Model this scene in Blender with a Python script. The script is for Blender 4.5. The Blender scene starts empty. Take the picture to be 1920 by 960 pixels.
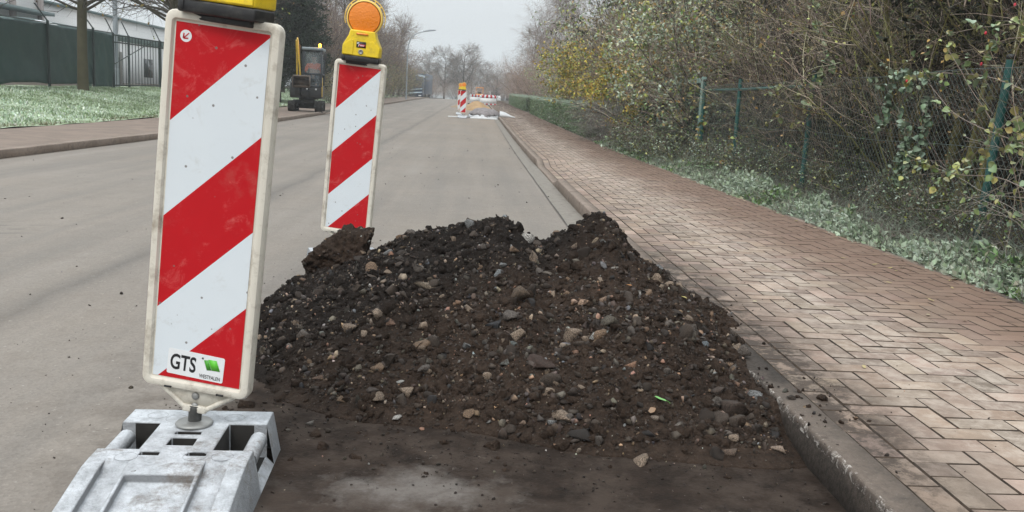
import bpy, bmesh, math, random
import numpy as np
from mathutils import Matrix, Vector, Euler
PI = math.pi
R_ = math.radians
rng = np.random.default_rng(7)
random.seed(7)
scene = bpy.context.scene
COL = scene.collection
# ------------------------------------------------------------------ camera, world, sun, exposure
CAMZ = 1.07
cam = bpy.data.cameras.new('camera')
cam.sensor_width = 36
cam.lens = 36 * 1700 / 1920
cam.clip_start = 0.05
cam.clip_end = 5000
camo = bpy.data.objects.new('camera', cam)
COL.objects.link(camo)
CM = Matrix.Rotation(R_(-2.73), 4, 'Z') @ Matrix.Rotation(R_(90 - 9.65), 4, 'X') @ Matrix.Rotation(R_(3.0), 4, 'Z')
camo.matrix_world = Matrix.Translation((0, 0, CAMZ)) @ CM
scene.camera = camo
SUN_EL, SUN_AZ = R_(48), R_(205)
world = bpy.data.worlds.new('World')
scene.world = world
world.use_nodes = True
wn, wl = world.node_tree.nodes, world.node_tree.links
wn.clear()
wo = wn.new('ShaderNodeOutputWorld')
bg = wn.new('ShaderNodeBackground')
sky = wn.new('ShaderNodeTexSky')
sky.sky_type = 'NISHITA'
sky.sun_disc = False
sky.sun_elevation = SUN_EL
sky.sun_rotation = SUN_AZ
sky.dust_density = 4
hs = wn.new('ShaderNodeHueSaturation')
hs.inputs['Saturation'].default_value = 0.12
wl.new(sky.outputs[0], hs.inputs['Color'])
# overcast layer: CIE overcast sky, the zenith brighter than the horizon
tc = wn.new('ShaderNodeTexCoord')
sp = wn.new('ShaderNodeSeparateXYZ')
wl.new(tc.outputs['Generated'], sp.inputs[0])
mr = wn.new('ShaderNodeMapRange')
mr.inputs['From Min'].default_value = 0.0
mr.inputs['From Max'].default_value = 1.0
mr.inputs['To Min'].default_value = 6.7
mr.inputs['To Max'].default_value = 24.0
wl.new(sp.outputs['Z'], mr.inputs['Value'])
cl = wn.new('ShaderNodeVectorMath')
cl.operation = 'SCALE'
cl.inputs[0].default_value = (0.925, 0.985, 1.02)
wl.new(mr.outputs[0], cl.inputs['Scale'])
mx = wn.new('ShaderNodeMix')
mx.data_type = 'RGBA'
mx.inputs[0].default_value = 0.85
wl.new(hs.outputs[0], mx.inputs[6])
wl.new(cl.outputs[0], mx.inputs[7])
wl.new(mx.outputs[2], bg.inputs['Color'])
bg.inputs['Strength'].default_value = 0.1
wl.new(bg.outputs[0], wo.inputs['Surface'])
sun = bpy.data.lights.new('sun', 'SUN')
sun.energy = 1.4
sun.angle = R_(18)
sun.color = (1.0, 0.96, 0.9)
suno = bpy.data.objects.new('sun', sun)
COL.objects.link(suno)
sd = Vector((math.sin(SUN_AZ) * math.cos(SUN_EL), math.cos(SUN_AZ) * math.cos(SUN_EL), math.sin(SUN_EL)))
suno.rotation_euler = sd.to_track_quat('Z', 'Y').to_euler()
suno.location = (0, 0, 30)
vs = scene.view_settings
vs.view_transform = 'Standard'
vs.look = 'None'
vs.gamma = 1
vs.use_curve_mapping = False
vs.exposure = 0.0
cy = scene.cycles
cy.use_denoising = True
cy.max_bounces = 6
cy.diffuse_bounces = 3
cy.glossy_bounces = 2
cy.transmission_bounces = 4
cy.transparent_max_bounces = 8
cy.volume_bounces = 1
cy.use_adaptive_sampling = True
cy.adaptive_threshold = 0.015
cy.sample_clamp_indirect = 6

# ------------------------------------------------------------------ helpers
def sstep(a, b, x):
    t = np.clip((np.asarray(x, float) - a) / (b - a), 0, 1)
    return t * t * (3 - 2 * t)

def g(y):
    """height of the road along its length: flat, then a gentle rise to a crest, then down"""
    y = np.asarray(y, float)
    a = np.clip(y - 16, 0, 94)
    r = 0.0106 * (a - 6 * (1 - np.exp(-a / 6)))
    return r - 11 * sstep(170, 420, y)

def bank(x, y):
    x = np.asarray(x, float)
    l = 0.10 + 0.48 * sstep(8.5, 14.5, -x)
    rr = 0.10 + 0.16 * sstep(3.05, 4.0, x) + 0.3 * sstep(5, 9, x)
    return np.where(x < -6.2, l, np.where(x > 1.1, rr, 0))

def dip(x, y):
    """kerb lowered for an entrance between 12 and 15 m"""
    y = np.asarray(y, float)
    return -0.085 * sstep(11.4, 12.2, y) * sstep(15.8, 15.0, y) * sstep(1.9, 1.2, x)

def gz(x, y):
    return float(g(y) + bank(x, y))

_perm = np.random.default_rng(3).random((64, 256, 2))
def vnoise(x, y, seed=0):
    """smooth value noise, -1..1"""
    xi, yi = np.floor(x).astype(int), np.floor(y).astype(int)
    fx, fy = x - xi, y - yi
    fx, fy = fx * fx * (3 - 2 * fx), fy * fy * (3 - 2 * fy)
    T = _perm[:, :, 0]
    def h(a, b): return T[(a * 7 + b * 31 + seed * 17) % 64, (a * 57 + b * 13 + seed * 101) % 256]
    return 2 * ((h(xi, yi) * (1 - fx) + h(xi + 1, yi) * fx) * (1 - fy) + (h(xi, yi + 1) * (1 - fx) + h(xi + 1, yi + 1) * fx) * fy) - 1

def fbm(x, y, oct=4, seed=0, gain=0.5):
    s, a = 0, 1
    for o in range(oct):
        s = s + a * vnoise(x * 2 ** o + 13.7 * o, y * 2 ** o + 5.1 * o, seed + o)
        a *= gain
    return s

# --- node materials
MATS = {}
class NT:
    def __init__(s, name):
        s.m = bpy.data.materials.new(name)
        s.m.use_nodes = True
        s.n, s.l = s.m.node_tree.nodes, s.m.node_tree.links
        s.p = s.n['Principled BSDF']
        s.co = s.n.new('ShaderNodeTexCoord')
    def noise(s, scale, detail=4, rough=0.55, vec=None, dist=0):
        t = s.n.new('ShaderNodeTexNoise')
        t.inputs['Scale'].default_value = scale
        t.inputs['Detail'].default_value = detail
        t.inputs['Roughness'].default_value = rough
        t.inputs['Distortion'].default_value = dist
        s.l.new(vec or s.co.outputs['Object'], t.inputs['Vector'])
        return t.outputs['Fac']
    def vor(s, scale, feature='F1', vec=None):
        t = s.n.new('ShaderNodeTexVoronoi')
        t.feature = feature
        t.inputs['Scale'].default_value = scale
        s.l.new(vec or s.co.outputs['Object'], t.inputs['Vector'])
        return t
    def ramp(s, f, stops):
        t = s.n.new('ShaderNodeValToRGB')
        e = t.color_ramp.elements
        while len(e) < len(stops): e.new(0.5)
        for k, (pp, c) in enumerate(stops):
            e[k].position = pp
            e[k].color = (c, c, c, 1) if isinstance(c, (int, float)) else (*c, 1)
        s.l.new(f, t.inputs[0])
        return t.outputs[0]
    def mix(s, f, a, b, mode='MIX'):
        t = s.n.new('ShaderNodeMix')
        t.data_type = 'RGBA'
        t.blend_type = mode
        for i, v in ((0, f), (6, a), (7, b)):
            if isinstance(v, (int, float)): t.inputs[i].default_value = v if i == 0 else (v, v, v, 1)
            elif isinstance(v, tuple): t.inputs[i].default_value = (*v, 1)
            else: s.l.new(v, t.inputs[i])
        return t.outputs[2]
    def math(s, op, a, b=0.0, clamp=False):
        t = s.n.new('ShaderNodeMath')
        t.operation = op
        t.use_clamp = clamp
        for i, v in ((0, a), (1, b)):
            if isinstance(v, (int, float)): t.inputs[i].default_value = v
            else: s.l.new(v, t.inputs[i])
        return t.outputs[0]
    def xyz(s, src=None):
        t = s.n.new('ShaderNodeSeparateXYZ')
        s.l.new(src or s.co.outputs['Object'], t.inputs[0])
        return t.outputs
    def attr(s, name='Col'):
        t = s.n.new('ShaderNodeAttribute')
        t.attribute_name = name
        return t.outputs['Color']
    def up(s):
        t = s.n.new('ShaderNodeNewGeometry')
        return s.math('ABSOLUTE', s.xyz(t.outputs['Normal'])[2])
    def fin(s, col, rough=0.7, bump=None, bd=0.01, spec=0.5, metal=0, bs=1.0):
        if isinstance(col, tuple): s.p.inputs['Base Color'].default_value = (*col, 1)
        else: s.l.new(col, s.p.inputs['Base Color'])
        if isinstance(rough, (int, float)): s.p.inputs['Roughness'].default_value = rough
        else: s.l.new(rough, s.p.inputs['Roughness'])
        s.p.inputs['Specular IOR Level'].default_value = spec
        s.p.inputs['Metallic'].default_value = metal
        if bump is not None:
            b = s.n.new('ShaderNodeBump')
            b.inputs['Strength'].default_value = bs
            b.inputs['Distance'].default_value = bd
            s.l.new(bump, b.inputs['Height'])
            s.l.new(b.outputs[0], s.p.inputs['Normal'])
        return s.m

def simple(name, col, rough=0.6, var=0.25, scale=8, spec=0.5, metal=0, dirt=None, dirt_amt=0.5, bd=0.002, emit=None):
    t = NT(name)
    n = t.noise(scale, 5, 0.6)
    c = t.mix(t.ramp(n, [(0.3, 0), (0.7, 1)]), tuple(v * (1 - var) for v in col), tuple(min(1, v * (1 + var)) for v in col))
    if dirt:
        c = t.mix(t.math('MULTIPLY', t.ramp(t.noise(scale * 2.7, 6, 0.7), [(0.5, 0), (0.7, 1)]), dirt_amt), c, dirt)
    m = t.fin(c, rough, n, bd, spec, metal)
    if emit:
        t.p.inputs['Emission Color'].default_value = (*emit[0], 1)
        t.p.inputs['Emission Strength'].default_value = emit[1]
    return m

def veg(name, rough=0.65, frost=0.0, frostcol=(0.62, 0.68, 0.66), spec=0.25, trans=0.0):
    """leaf or bark colour comes from the mesh (each leaf its own), hoar frost lies on what faces up"""
    t = NT(name)
    c = t.attr()
    n = t.noise(3.0, 4, 0.6)
    c = t.mix(1.0, c, t.ramp(n, [(0.2, 0.75), (0.8, 1.2)]), 'MULTIPLY')
    if frost > 0:
        f = t.math('MULTIPLY', t.math('MULTIPLY', t.math('POWER', t.up(), 1.5), t.ramp(t.noise(1.7, 5, 0.7), [(0.35, 0), (0.65, 1)])), frost, True)
        c = t.mix(f, c, frostcol)
    return t.fin(c, rough, spec=spec)

def img(o):
    return o

# --- mesh building with numpy
def mesh(name, parts, mats, smooth=False):
    """parts: list of (V (n,3), F (m,k) int, col or None, mat index)"""
    vs_, ls_, st, ln, mi, cols = [], [], [], [], [], []
    vo = 0
    lo = 0
    anyc = any(p[2] is not None for p in parts)
    for V, F, c, k in parts:
        V = np.asarray(V, np.float32).reshape(-1, 3)
        F = np.asarray(F, np.int32)
        if len(F) == 0: continue
        m, q = F.shape
        vs_.append(V)
        ls_.append((F + vo).ravel())
        st.append(lo + np.arange(m) * q)
        ln.append(np.full(m, q))
        mi.append(np.full(m, k))
        if anyc:
            if c is None: c = (1, 1, 1)
            c = np.asarray(c, np.float32)
            if c.ndim == 1: c = np.tile(c, (len(V), 1))
            cols.append(np.hstack([c, np.ones((len(c), 1), np.float32)]))
        vo += len(V)
        lo += m * q
    me = bpy.data.meshes.new(name)
    V = np.concatenate(vs_); L = np.concatenate(ls_); S = np.concatenate(st); N = np.concatenate(ln); M_ = np.concatenate(mi)
    me.vertices.add(len(V)); me.vertices.foreach_set('co', V.ravel())
    me.loops.add(len(L)); me.loops.foreach_set('vertex_index', L.astype(np.int32))
    me.polygons.add(len(S)); me.polygons.foreach_set('loop_start', S.astype(np.int32)); me.polygons.foreach_set('loop_total', N.astype(np.int32))
    me.polygons.foreach_set('material_index', M_.astype(np.int32))
    if smooth: me.polygons.foreach_set('use_smooth', np.ones(len(S), bool))
    if anyc:
        a = me.color_attributes.new('Col', 'FLOAT_COLOR', 'POINT')
        a.data.foreach_set('color', np.concatenate(cols).astype(np.float32).ravel())
    for m in (mats if isinstance(mats, (list, tuple)) else [mats]): me.materials.append(m)
    me.update(calc_edges=True)
    me.validate()
    return me

def obj(name, me, parent=None, loc=None, rotz=None):
    o = bpy.data.objects.new(name, me)
    COL.objects.link(o)
    if parent: o.parent = parent
    if loc is not None: o.location = loc
    if rotz is not None: o.rotation_euler = (0, 0, rotz)
    return o

def tag(o, label=None, cat=None, group=None, kind=None):
    if label: o['label'] = label
    if cat: o['category'] = cat
    if group: o['group'] = group
    if kind: o['kind'] = kind
    return o

def thing(name, label, cat, loc=(0, 0, 0), rotz=0, group=None):
    o = bpy.data.objects.new(name, None)
    o.empty_display_size = 0.1
    COL.objects.link(o)
    o.location = loc
    o.rotation_euler = (0, 0, rotz)
    return tag(o, label, cat, group)

def copytree(r, loc, rotz=0, scale=None, label=None, group=None):
    kids = [c for c in bpy.data.objects if c.parent == r] if not r.get('_kids') else None
    n = r.copy(); COL.objects.link(n)
    n.location = loc; n.rotation_euler = (0, 0, rotz)
    if scale is not None: n.scale = scale if hasattr(scale, '__len__') else (scale,) * 3
    if label: n['label'] = label
    if group: n['group'] = group
    for ch in r.children:
        c = ch.copy(); COL.objects.link(c); c.parent = n
        for gch in ch.children:
            d = gch.copy(); COL.objects.link(d); d.parent = c
    return n

class MB:
    """collects boxes, prisms, tubes; builds one mesh"""
    def __init__(s): s.p = []
    def add(s, V, F, k=0, c=None): s.p.append((np.asarray(V, float), np.asarray(F), c, k)); return s
    def box(s, x0, x1, y0, y1, z0, z1, k=0, b=0.0, c=None):
        if b <= 0:
            V = [(x, y, z) for z in (z0, z1) for y in (y0, y1) for x in (x0, x1)]
            F = [(0, 2, 3, 1), (4, 5, 7, 6), (0, 1, 5, 4), (2, 6, 7, 3), (0, 4, 6, 2), (1, 3, 7, 5)]
            return s.add(V, F, k, c)
        bm = bmesh.new()
        bmesh.ops.create_cube(bm, size=1)
        for v in bm.verts:
            v.co = ((x0 + x1) / 2 + v.co.x * (x1 - x0), (y0 + y1) / 2 + v.co.y * (y1 - y0), (z0 + z1) / 2 + v.co.z * (z1 - z0))
        bmesh.ops.bevel(bm, geom=list(bm.edges), offset=b, segments=2, affect='EDGES', profile=0.5)
        return s.bm(bm, k, c)
    def bm(s, bm, k=0, c=None, M=None):
        if M is not None: bm.transform(M)
        bmesh.ops.triangulate(bm, faces=[f for f in bm.faces if len(f.verts) > 4])
        bm.verts.index_update()
        V = np.array([v.co[:] for v in bm.verts])
        q = [[v.index for v in f.verts] for f in bm.faces if len(f.verts) == 4]
        t = [[v.index for v in f.verts] for f in bm.faces if len(f.verts) == 3]
        if q: s.add(V, q, k, c)
        if t: s.add(V, t, k, c)
        bm.free()
        return s
    def prism(s, pts, a, b, axis='y', k=0, bev=0.0, M=None):
        """polygon pts (2D) pushed from a to b along axis"""
        bm = bmesh.new()
        def P(u, v, w): return {'y': (u, w, v), 'x': (w, u, v), 'z': (u, v, w)}[axis]
        vs0 = [bm.verts.new(P(u, v, a)) for u, v in pts]
        f = bm.faces.new(vs0)
        r = bmesh.ops.extrude_face_region(bm, geom=[f])
        d = Vector(P(0, 0, b - a))
        bmesh.ops.translate(bm, vec=d, verts=[e for e in r['geom'] if isinstance(e, bmesh.types.BMVert)])
        bmesh.ops.recalc_face_normals(bm, faces=bm.faces)
        if bev > 0: bmesh.ops.bevel(bm, geom=list(bm.edges), offset=bev, segments=2, affect='EDGES', profile=0.5)
        return s.bm(bm, k, M=M)
    def tube(s, pts, r, sides=10, k=0, caps=True):
        P = np.array(pts, float)[None]
        rr = np.full((1, len(pts)), r) if isinstance(r, (int, float)) else np.array(r)[None]
        V, F = tubes(P, rr, sides)
        s.add(V, F, k)
        if caps and sides > 2:
            n = len(pts)
            s.add(V, [list(range(sides))[::-1]], k)
            s.add(V, [[(n - 1) * sides + i for i in range(sides)]], k)
        return s
    def loft(s, loops, k=0, cap=(True, True)):
        L = [np.array(l, float) for l in loops]
        n = len(L[0])
        V = np.concatenate(L)
        F = []
        for a in range(len(L) - 1):
            for i in range(n):
                j = (i + 1) % n
                F.append((a * n + i, a * n + j, (a + 1) * n + j, (a + 1) * n + i))
        s.add(V, F, k)
        if cap[0]: s.add(L[0], [list(range(n))[::-1]], k)
        if cap[1]: s.add(L[-1], [list(range(n))], k)
        return s
    def lathe(s, prof, seg=24, k=0, M=None):
        a = np.arange(seg) * 2 * PI / seg
        loops = [np.stack([r * np.cos(a), r * np.sin(a), np.full(seg, z)], 1) for r, z in prof]
        if M is not None:
            A = np.array(M)
            loops = [l @ A[:3, :3].T + A[:3, 3] for l in loops]
        return s.loft(loops, k)
    def xf(s, M):
        A = np.array(M)
        s.p = [(V @ A[:3, :3].T + A[:3, 3], F, c, k) for V, F, c, k in s.p]
        return s
    def build(s, name, mats, parent=None, loc=None, smooth=False, rotz=None):
        # split by face size
        pp = []
        for V, F, c, k in s.p:
            F = np.array(F)
            pp.append((V, F, c, k))
        me = mesh(name, pp, mats, smooth)
        if smooth:
            try: me.set_sharp_from_angle(angle=R_(40))
            except Exception: pass
        return obj(name, me, parent, loc, rotz)

def tubes(P, Rr, sides=3):
    P = np.asarray(P, float)
    N, K, _ = P.shape
    T = np.gradient(P, axis=1)
    T /= np.linalg.norm(T, axis=2, keepdims=True) + 1e-9
    ref = np.where(np.abs(T[:, :1, 2:3]) > 0.9, np.array([[[1., 0, 0]]]), np.array([[[0, 0, 1.]]]))
    ref = np.broadcast_to(ref, T.shape)
    A = np.cross(T, ref); A /= np.linalg.norm(A, axis=2, keepdims=True) + 1e-9
    B = np.cross(T, A)
    a = np.arange(sides) * 2 * PI / sides
    V = P[:, :, None] + Rr[:, :, None, None] * (A[:, :, None] * np.cos(a)[None, None, :, None] + B[:, :, None] * np.sin(a)[None, None, :, None])
    V = V.reshape(-1, 3)
    n = np.arange(N)[:, None, None]; k = np.arange(K - 1)[None, :, None]; i = np.arange(sides)[None, None, :]
    j = (i + 1) % sides
    b0 = n * K * sides + k * sides
    F = np.stack([b0 + i, b0 + j, b0 + sides + j, b0 + sides + i], -1).reshape(-1, 4)
    return V, F

def norm(v): return v / (np.linalg.norm(v, axis=-1, keepdims=True) + 1e-9)

def grow(st, d, ln, K, wander, up, rg):
    """N wandering branches from points st along d; returns paths (N,K,3)"""
    N = len(st)
    P = np.zeros((N, K, 3)); P[:, 0] = st
    d = norm(np.array(d, float))
    ln = np.broadcast_to(ln, (N,))
    for k in range(1, K):
        d = norm(d + wander * rg.normal(size=(N, 3)) + np.array([0, 0, up]))
        P[:, k] = P[:, k - 1] + d * (ln / (K - 1))[:, None]
    return P

def kids(P, m, t0, ang, rg, t1=1.0):
    """m children per parent: start points, directions, parameter"""
    N, K, _ = P.shape
    t = t0 + (t1 - t0) * rg.random((N, m))
    f = t * (K - 1)
    i = np.minimum(f.astype(int), K - 2); fr = (f - i)[..., None]
    n = np.arange(N)[:, None]
    A, B = P[n, i], P[n, i + 1]
    S = (A * (1 - fr) + B * fr).reshape(-1, 3)
    T = norm(B - A).reshape(-1, 3)
    q = norm(np.cross(T, rg.normal(size=T.shape)))
    an = ang * (0.6 + 0.8 * rg.random((len(T), 1)))
    return S, norm(T * np.cos(an) + q * np.sin(an)), t.ravel()

def taper(N, K, r0, r1):
    t = np.linspace(0, 1, K)[None]
    r0 = np.broadcast_to(r0, (N,))[:, None]; r1 = np.broadcast_to(r1, (N,))[:, None]
    return r0 * (1 - t) + r1 * t

def leafs(S, D, size, cols, rg, width=0.6, droop=0.3, round_=False):
    """folded leaf; cols (n,3) per leaf; round_ gives near leaves a proper outline"""
    n = len(S)
    D = norm(D + np.array([0, 0, -droop]) + 0.35 * rg.normal(size=(n, 3)))
    W = norm(np.cross(D, rg.normal(size=(n, 3)) * 0.8 + np.array([0, 0, 1.])))
    U = np.cross(W, D)
    s = (size * (0.6 + 0.8 * rg.random(n)))[:, None]
    if not round_:
        a = S; b = S + D * s * 0.5 + W * s * width * 0.5 + U * s * 0.08; c = S + D * s; e = S + D * s * 0.5 - W * s * width * 0.5 + U * s * 0.08
        V = np.stack([a, b, c, e], 1).reshape(-1, 3)
        return V, np.arange(4 * n).reshape(n, 4), np.repeat(cols, 4, axis=0)
    up_, cv = 0.12, 0.22
    def q(u, v, w): return S + D * s * u + W * s * width * v + U * s * w
    M0 = [q(0, 0, 0), q(.3, 0, cv * .5), q(.65, 0, cv * .55), q(1, 0, 0)]
    Rr = [q(.16, .36, up_ + .05), q(.45, .52, up_ + cv * .5), q(.78, .30, up_ * .5 + .04)]
    Ll = [q(.16, -.36, up_ + .05), q(.45, -.52, up_ + cv * .5), q(.78, -.30, up_ * .5 + .04)]
    V = np.stack(M0 + Rr + Ll, 1).reshape(-1, 3)
    f = np.array([(0, 4, 5, 1), (1, 5, 6, 2), (0, 1, 8, 7), (1, 2, 9, 8), (2, 6, 3, 3), (2, 3, 9, 9)])
    F4 = (np.arange(n) * 10)[:, None, None] + f[None, :4]
    F3 = (np.arange(n) * 10)[:, None, None] + np.array([(2, 6, 3), (2, 3, 9)])[None]
    F4 = F4.reshape(-1, 4); F3 = F3.reshape(-1, 3)
    # quads split so that all faces are triangles
    T = np.concatenate([F4[:, [0, 1, 2]], F4[:, [0, 2, 3]], F3])
    return V, T, np.repeat(cols, 10, axis=0)

def pick(palette, n, rg, var=0.25, w=None, cn=0.05):
    P = np.array(palette, float)
    c = P[rg.choice(len(P), n, p=w)]
    return np.clip(c * (1 + var * rg.normal(size=(n, 1))) * (1 + cn * rg.normal(size=(n, 3))), 0.003, 0.95)

# ------------------------------------------------------------------ materials
def m_asphalt():
    t = NT('asphalt')
    x, y, z = t.xyz()
    big = t.noise(0.35, 5, 0.6)
    mid = t.noise(2.2, 6, 0.65)
    fine = t.noise(60, 4, 0.7)
    st = t.n.new('ShaderNodeMapping'); st.inputs['Scale'].default_value = (2.6, 0.12, 1)
    t.l.new(t.co.outputs['Object'], st.inputs[0])
    streak = t.noise(1.0, 5, 0.6, st.outputs[0])
    c = t.mix(t.ramp(big, [(0.25, 0), (0.75, 1)]), (0.200, 0.178, 0.157), (0.250, 0.224, 0.198))
    c = t.mix(t.ramp(t.noise(.9, 3, .5), [(0.42, 0), (0.8, 0.35)]), c, (0.27, 0.232, 0.195))
    c = t.mix(t.ramp(streak, [(0.3, 0.45), (0.55, 0)]), c, (0.15, 0.142, 0.134))
    c = t.mix(t.ramp(streak, [(0.55, 0), (0.8, 0.4)]), c, (0.30, 0.28, 0.258))
    # old seam between the lanes, with a slight wobble
    w = t.math('ADD', x, t.math('MULTIPLY', t.math('SUBTRACT', t.noise(0.8, 3), 0.5), 0.25))
    sd_ = t.math('ABSOLUTE', t.math('ADD', w, 2.05))
    c = t.mix(t.ramp(sd_, [(0.0, 0.5), (0.05, 0.25), (0.16, 0)]), c, (0.10, 0.095, 0.09))
    lane = t.ramp(w, [(0.0, 1), (0.02, 0)])
    lm = t.n.new('ShaderNodeMapRange')
    # aggregate
    v = t.vor(95)
    ag = t.ramp(v.outputs['Color'], [(0.0, 0.62), (0.5, 1.0), (0.93, 1.15), (0.97, 1.9)])
    c = t.mix(0.38, c, ag, 'MULTIPLY')
    c = t.mix(t.ramp(t.noise(5, 6, .75), [(.5, 0), (.72, .4)]), c, (0.17, .143, .12))
    c = t.mix(t.ramp(t.noise(75, 3, .7), [(.62, 0), (.7, .45)]), c, (0.36, .335, .305))
    chips = t.ramp(t.noise(34, 2, 0.5), [(0.70, 0), (0.75, 0.45)])
    c = t.mix(chips, c, (0.42, 0.40, 0.37))
    pits = t.ramp(t.noise(23, 3, 0.6), [(0.18, 0.7), (0.25, 0)])
    c = t.mix(pits, c, (0.06, 0.055, 0.05))
    # soil trodden and washed over the asphalt round the heap (a stain with its own ragged shape)
    ex = t.math('DIVIDE', t.math('SUBTRACT', x, 0.42), 1.28)
    ey = t.math('DIVIDE', t.math('SUBTRACT', y, 3.25), 1.95)
    rr = t.math('SQRT', t.math('ADD', t.math('MULTIPLY', ex, ex), t.math('MULTIPLY', ey, ey)))
    rr = t.math('ADD', rr, t.math('MULTIPLY', t.math('SUBTRACT', t.noise(2.6, 6, 0.6), 0.5), 0.55))
    soilm = t.ramp(t.math('MULTIPLY', rr, .5), [(0.45, 1), (0.56, 0)])
    soilc = t.mix(t.ramp(t.noise(9, 6, 0.7), [(0.3, 0), (0.7, 1)]), (0.011, 0.008, 0.0064), (0.034, 0.0235, 0.0178))
    bare = t.ramp(t.noise(3.4, 7, 0.72, dist=0.4), [(0.56, 0), (0.68, 1)])
    fy = t.ramp(y, [(0.0, 1), (0.01, 0)])
    lowy = t.n.new('ShaderNodeMapRange'); t.l.new(t.math('ADD', t.math('ADD', y, t.math('MULTIPLY', t.math('SUBTRACT', t.noise(2.2, 6, .6), .5), .9)), t.math('MULTIPLY', x, .12)), lowy.inputs['Value'])
    lowy.inputs['From Min'].default_value = 2.42; lowy.inputs['From Max'].default_value = 2.05
    bare = t.math('MULTIPLY', bare, lowy.outputs[0])
    soilc = t.mix(t.math('MULTIPLY', lowy.outputs[0], 0.6), soilc, (0.085, 0.066, 0.055))
    soilc = t.mix(t.math('MULTIPLY', bare, 0.75), soilc, (0.21, 0.19, 0.17))
    px_ = t.math('DIVIDE', t.math('ADD', x, 0.13), 0.34); py_ = t.math('DIVIDE', t.math('SUBTRACT', y, 2.36), 0.20)
    pr = t.math('ADD', t.math('SQRT', t.math('ADD', t.math('MULTIPLY', px_, px_), t.math('MULTIPLY', py_, py_))), t.math('MULTIPLY', t.math('SUBTRACT', t.noise(7, 7, .75), .5), 2.2))
    soilc = t.mix(t.ramp(t.math('MULTIPLY', pr, .5), [(.1, .6), (.42, 0)]), soilc, (0.20, 0.18, 0.165))
    scr = t.ramp(t.noise(30, 5, 0.75, dist=1.2), [(0.66, 0), (0.72, 0.6)])
    soilc = t.mix(scr, soilc, (0.25, 0.22, 0.2))
    c = t.mix(soilm, c, soilc)
    du = t.n.new('ShaderNodeMapRange'); t.l.new(rr, du.inputs['Value']); du.inputs['From Min'].default_value = 1.0; du.inputs['From Max'].default_value = 1.45; du.inputs['To Min'].default_value = .6; du.inputs['To Max'].default_value = 0
    dust = du.outputs[0]
    c = t.mix(t.math('MULTIPLY', dust, t.ramp(t.noise(6, 6, 0.75), [(0.45, 0), (0.6, 1)])), c, (0.06, 0.045, 0.036))
    sc_ = t.math('FRACT', t.math('MULTIPLY', t.math('ADD', y, t.math('MULTIPLY', x, -.35)), 5.0))
    sx_ = t.math('ABSOLUTE', t.math('ADD', x, 3.3)); sy_ = t.math('ABSOLUTE', t.math('SUBTRACT', y, 6.1))
    sm_ = t.math('MULTIPLY', t.math('MULTIPLY', t.ramp(sc_, [(0, 1), (.16, .9), (.24, 0)]), t.ramp(sx_, [(.15, 1), (.32, 0)])), t.ramp(sy_, [(.5, 1), (.8, 0)]))
    c = t.mix(t.math('MULTIPLY', sm_, t.ramp(t.noise(6, 4), [(.4, 0), (.55, .55)])), c, (0.09, 0.085, 0.08))
    # pale clay dragged along the works further up
    cl_ = t.math('MULTIPLY', t.ramp(t.noise(0.5, 5, 0.6), [(0.45, 0), (0.62, 0.7)]), t.ramp(t.math('MULTIPLY', x, 0.25), [(-0.0, 0.0), (0.01, 1)]))
    far = t.n.new('ShaderNodeMapRange'); t.l.new(y, far.inputs['Value']); far.inputs['From Min'].default_value = 12; far.inputs['From Max'].default_value = 40
    nx = t.n.new('ShaderNodeMapRange'); t.l.new(x, nx.inputs['Value']); nx.inputs['From Min'].default_value = -2.5; nx.inputs['From Max'].default_value = 0.5
    c = t.mix(t.math('MULTIPLY', t.math('MULTIPLY', t.math('MULTIPLY', far.outputs[0], nx.outputs[0]), t.ramp(t.noise(0.6, 5, 0.6), [(0.3, 0.2), (0.6, 1)])), 0.6), c, (0.27, 0.215, 0.165))
    h = t.math('ADD', t.math('MULTIPLY', v.outputs['Distance'], 0.5), t.math('MULTIPLY', fine, 0.6))
    return t.fin(c, 0.9, h, 0.003, 0.12, bs=.8)

def m_soil():
    t = NT('soil')
    n1 = t.noise(3.5, 6, 0.7); n2 = t.noise(28, 5, 0.75); n3 = t.noise(110, 3, 0.7)
    c = t.mix(t.ramp(n1, [(0.35, 0), (0.65, 1)]), (0.009, 0.0066, 0.0052), (0.033, 0.0225, 0.0168))
    c = t.mix(t.ramp(n2, [(0.3, 0.0), (0.75, 0.8)]), c, (0.062, 0.042, 0.031))
    c = t.mix(t.ramp(n3, [(0.66, 0), (0.74, 0.7)]), c, (0.20, 0.16, 0.125))
    x, y, z = t.xyz()
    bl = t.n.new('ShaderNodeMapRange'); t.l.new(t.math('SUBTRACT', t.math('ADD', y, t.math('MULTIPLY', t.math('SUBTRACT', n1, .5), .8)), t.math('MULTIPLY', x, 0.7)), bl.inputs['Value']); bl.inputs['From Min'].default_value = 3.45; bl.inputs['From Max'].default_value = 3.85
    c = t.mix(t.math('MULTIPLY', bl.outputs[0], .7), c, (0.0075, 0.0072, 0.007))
    v = t.vor(70)
    h = t.math('ADD', t.math('MULTIPLY', n2, 1.0), t.math('ADD', t.math('MULTIPLY', n3, 0.5), t.math('MULTIPLY', v.outputs['Distance'], 0.5)))
    return t.fin(c, 0.95, h, 0.014, 0.12)

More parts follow.
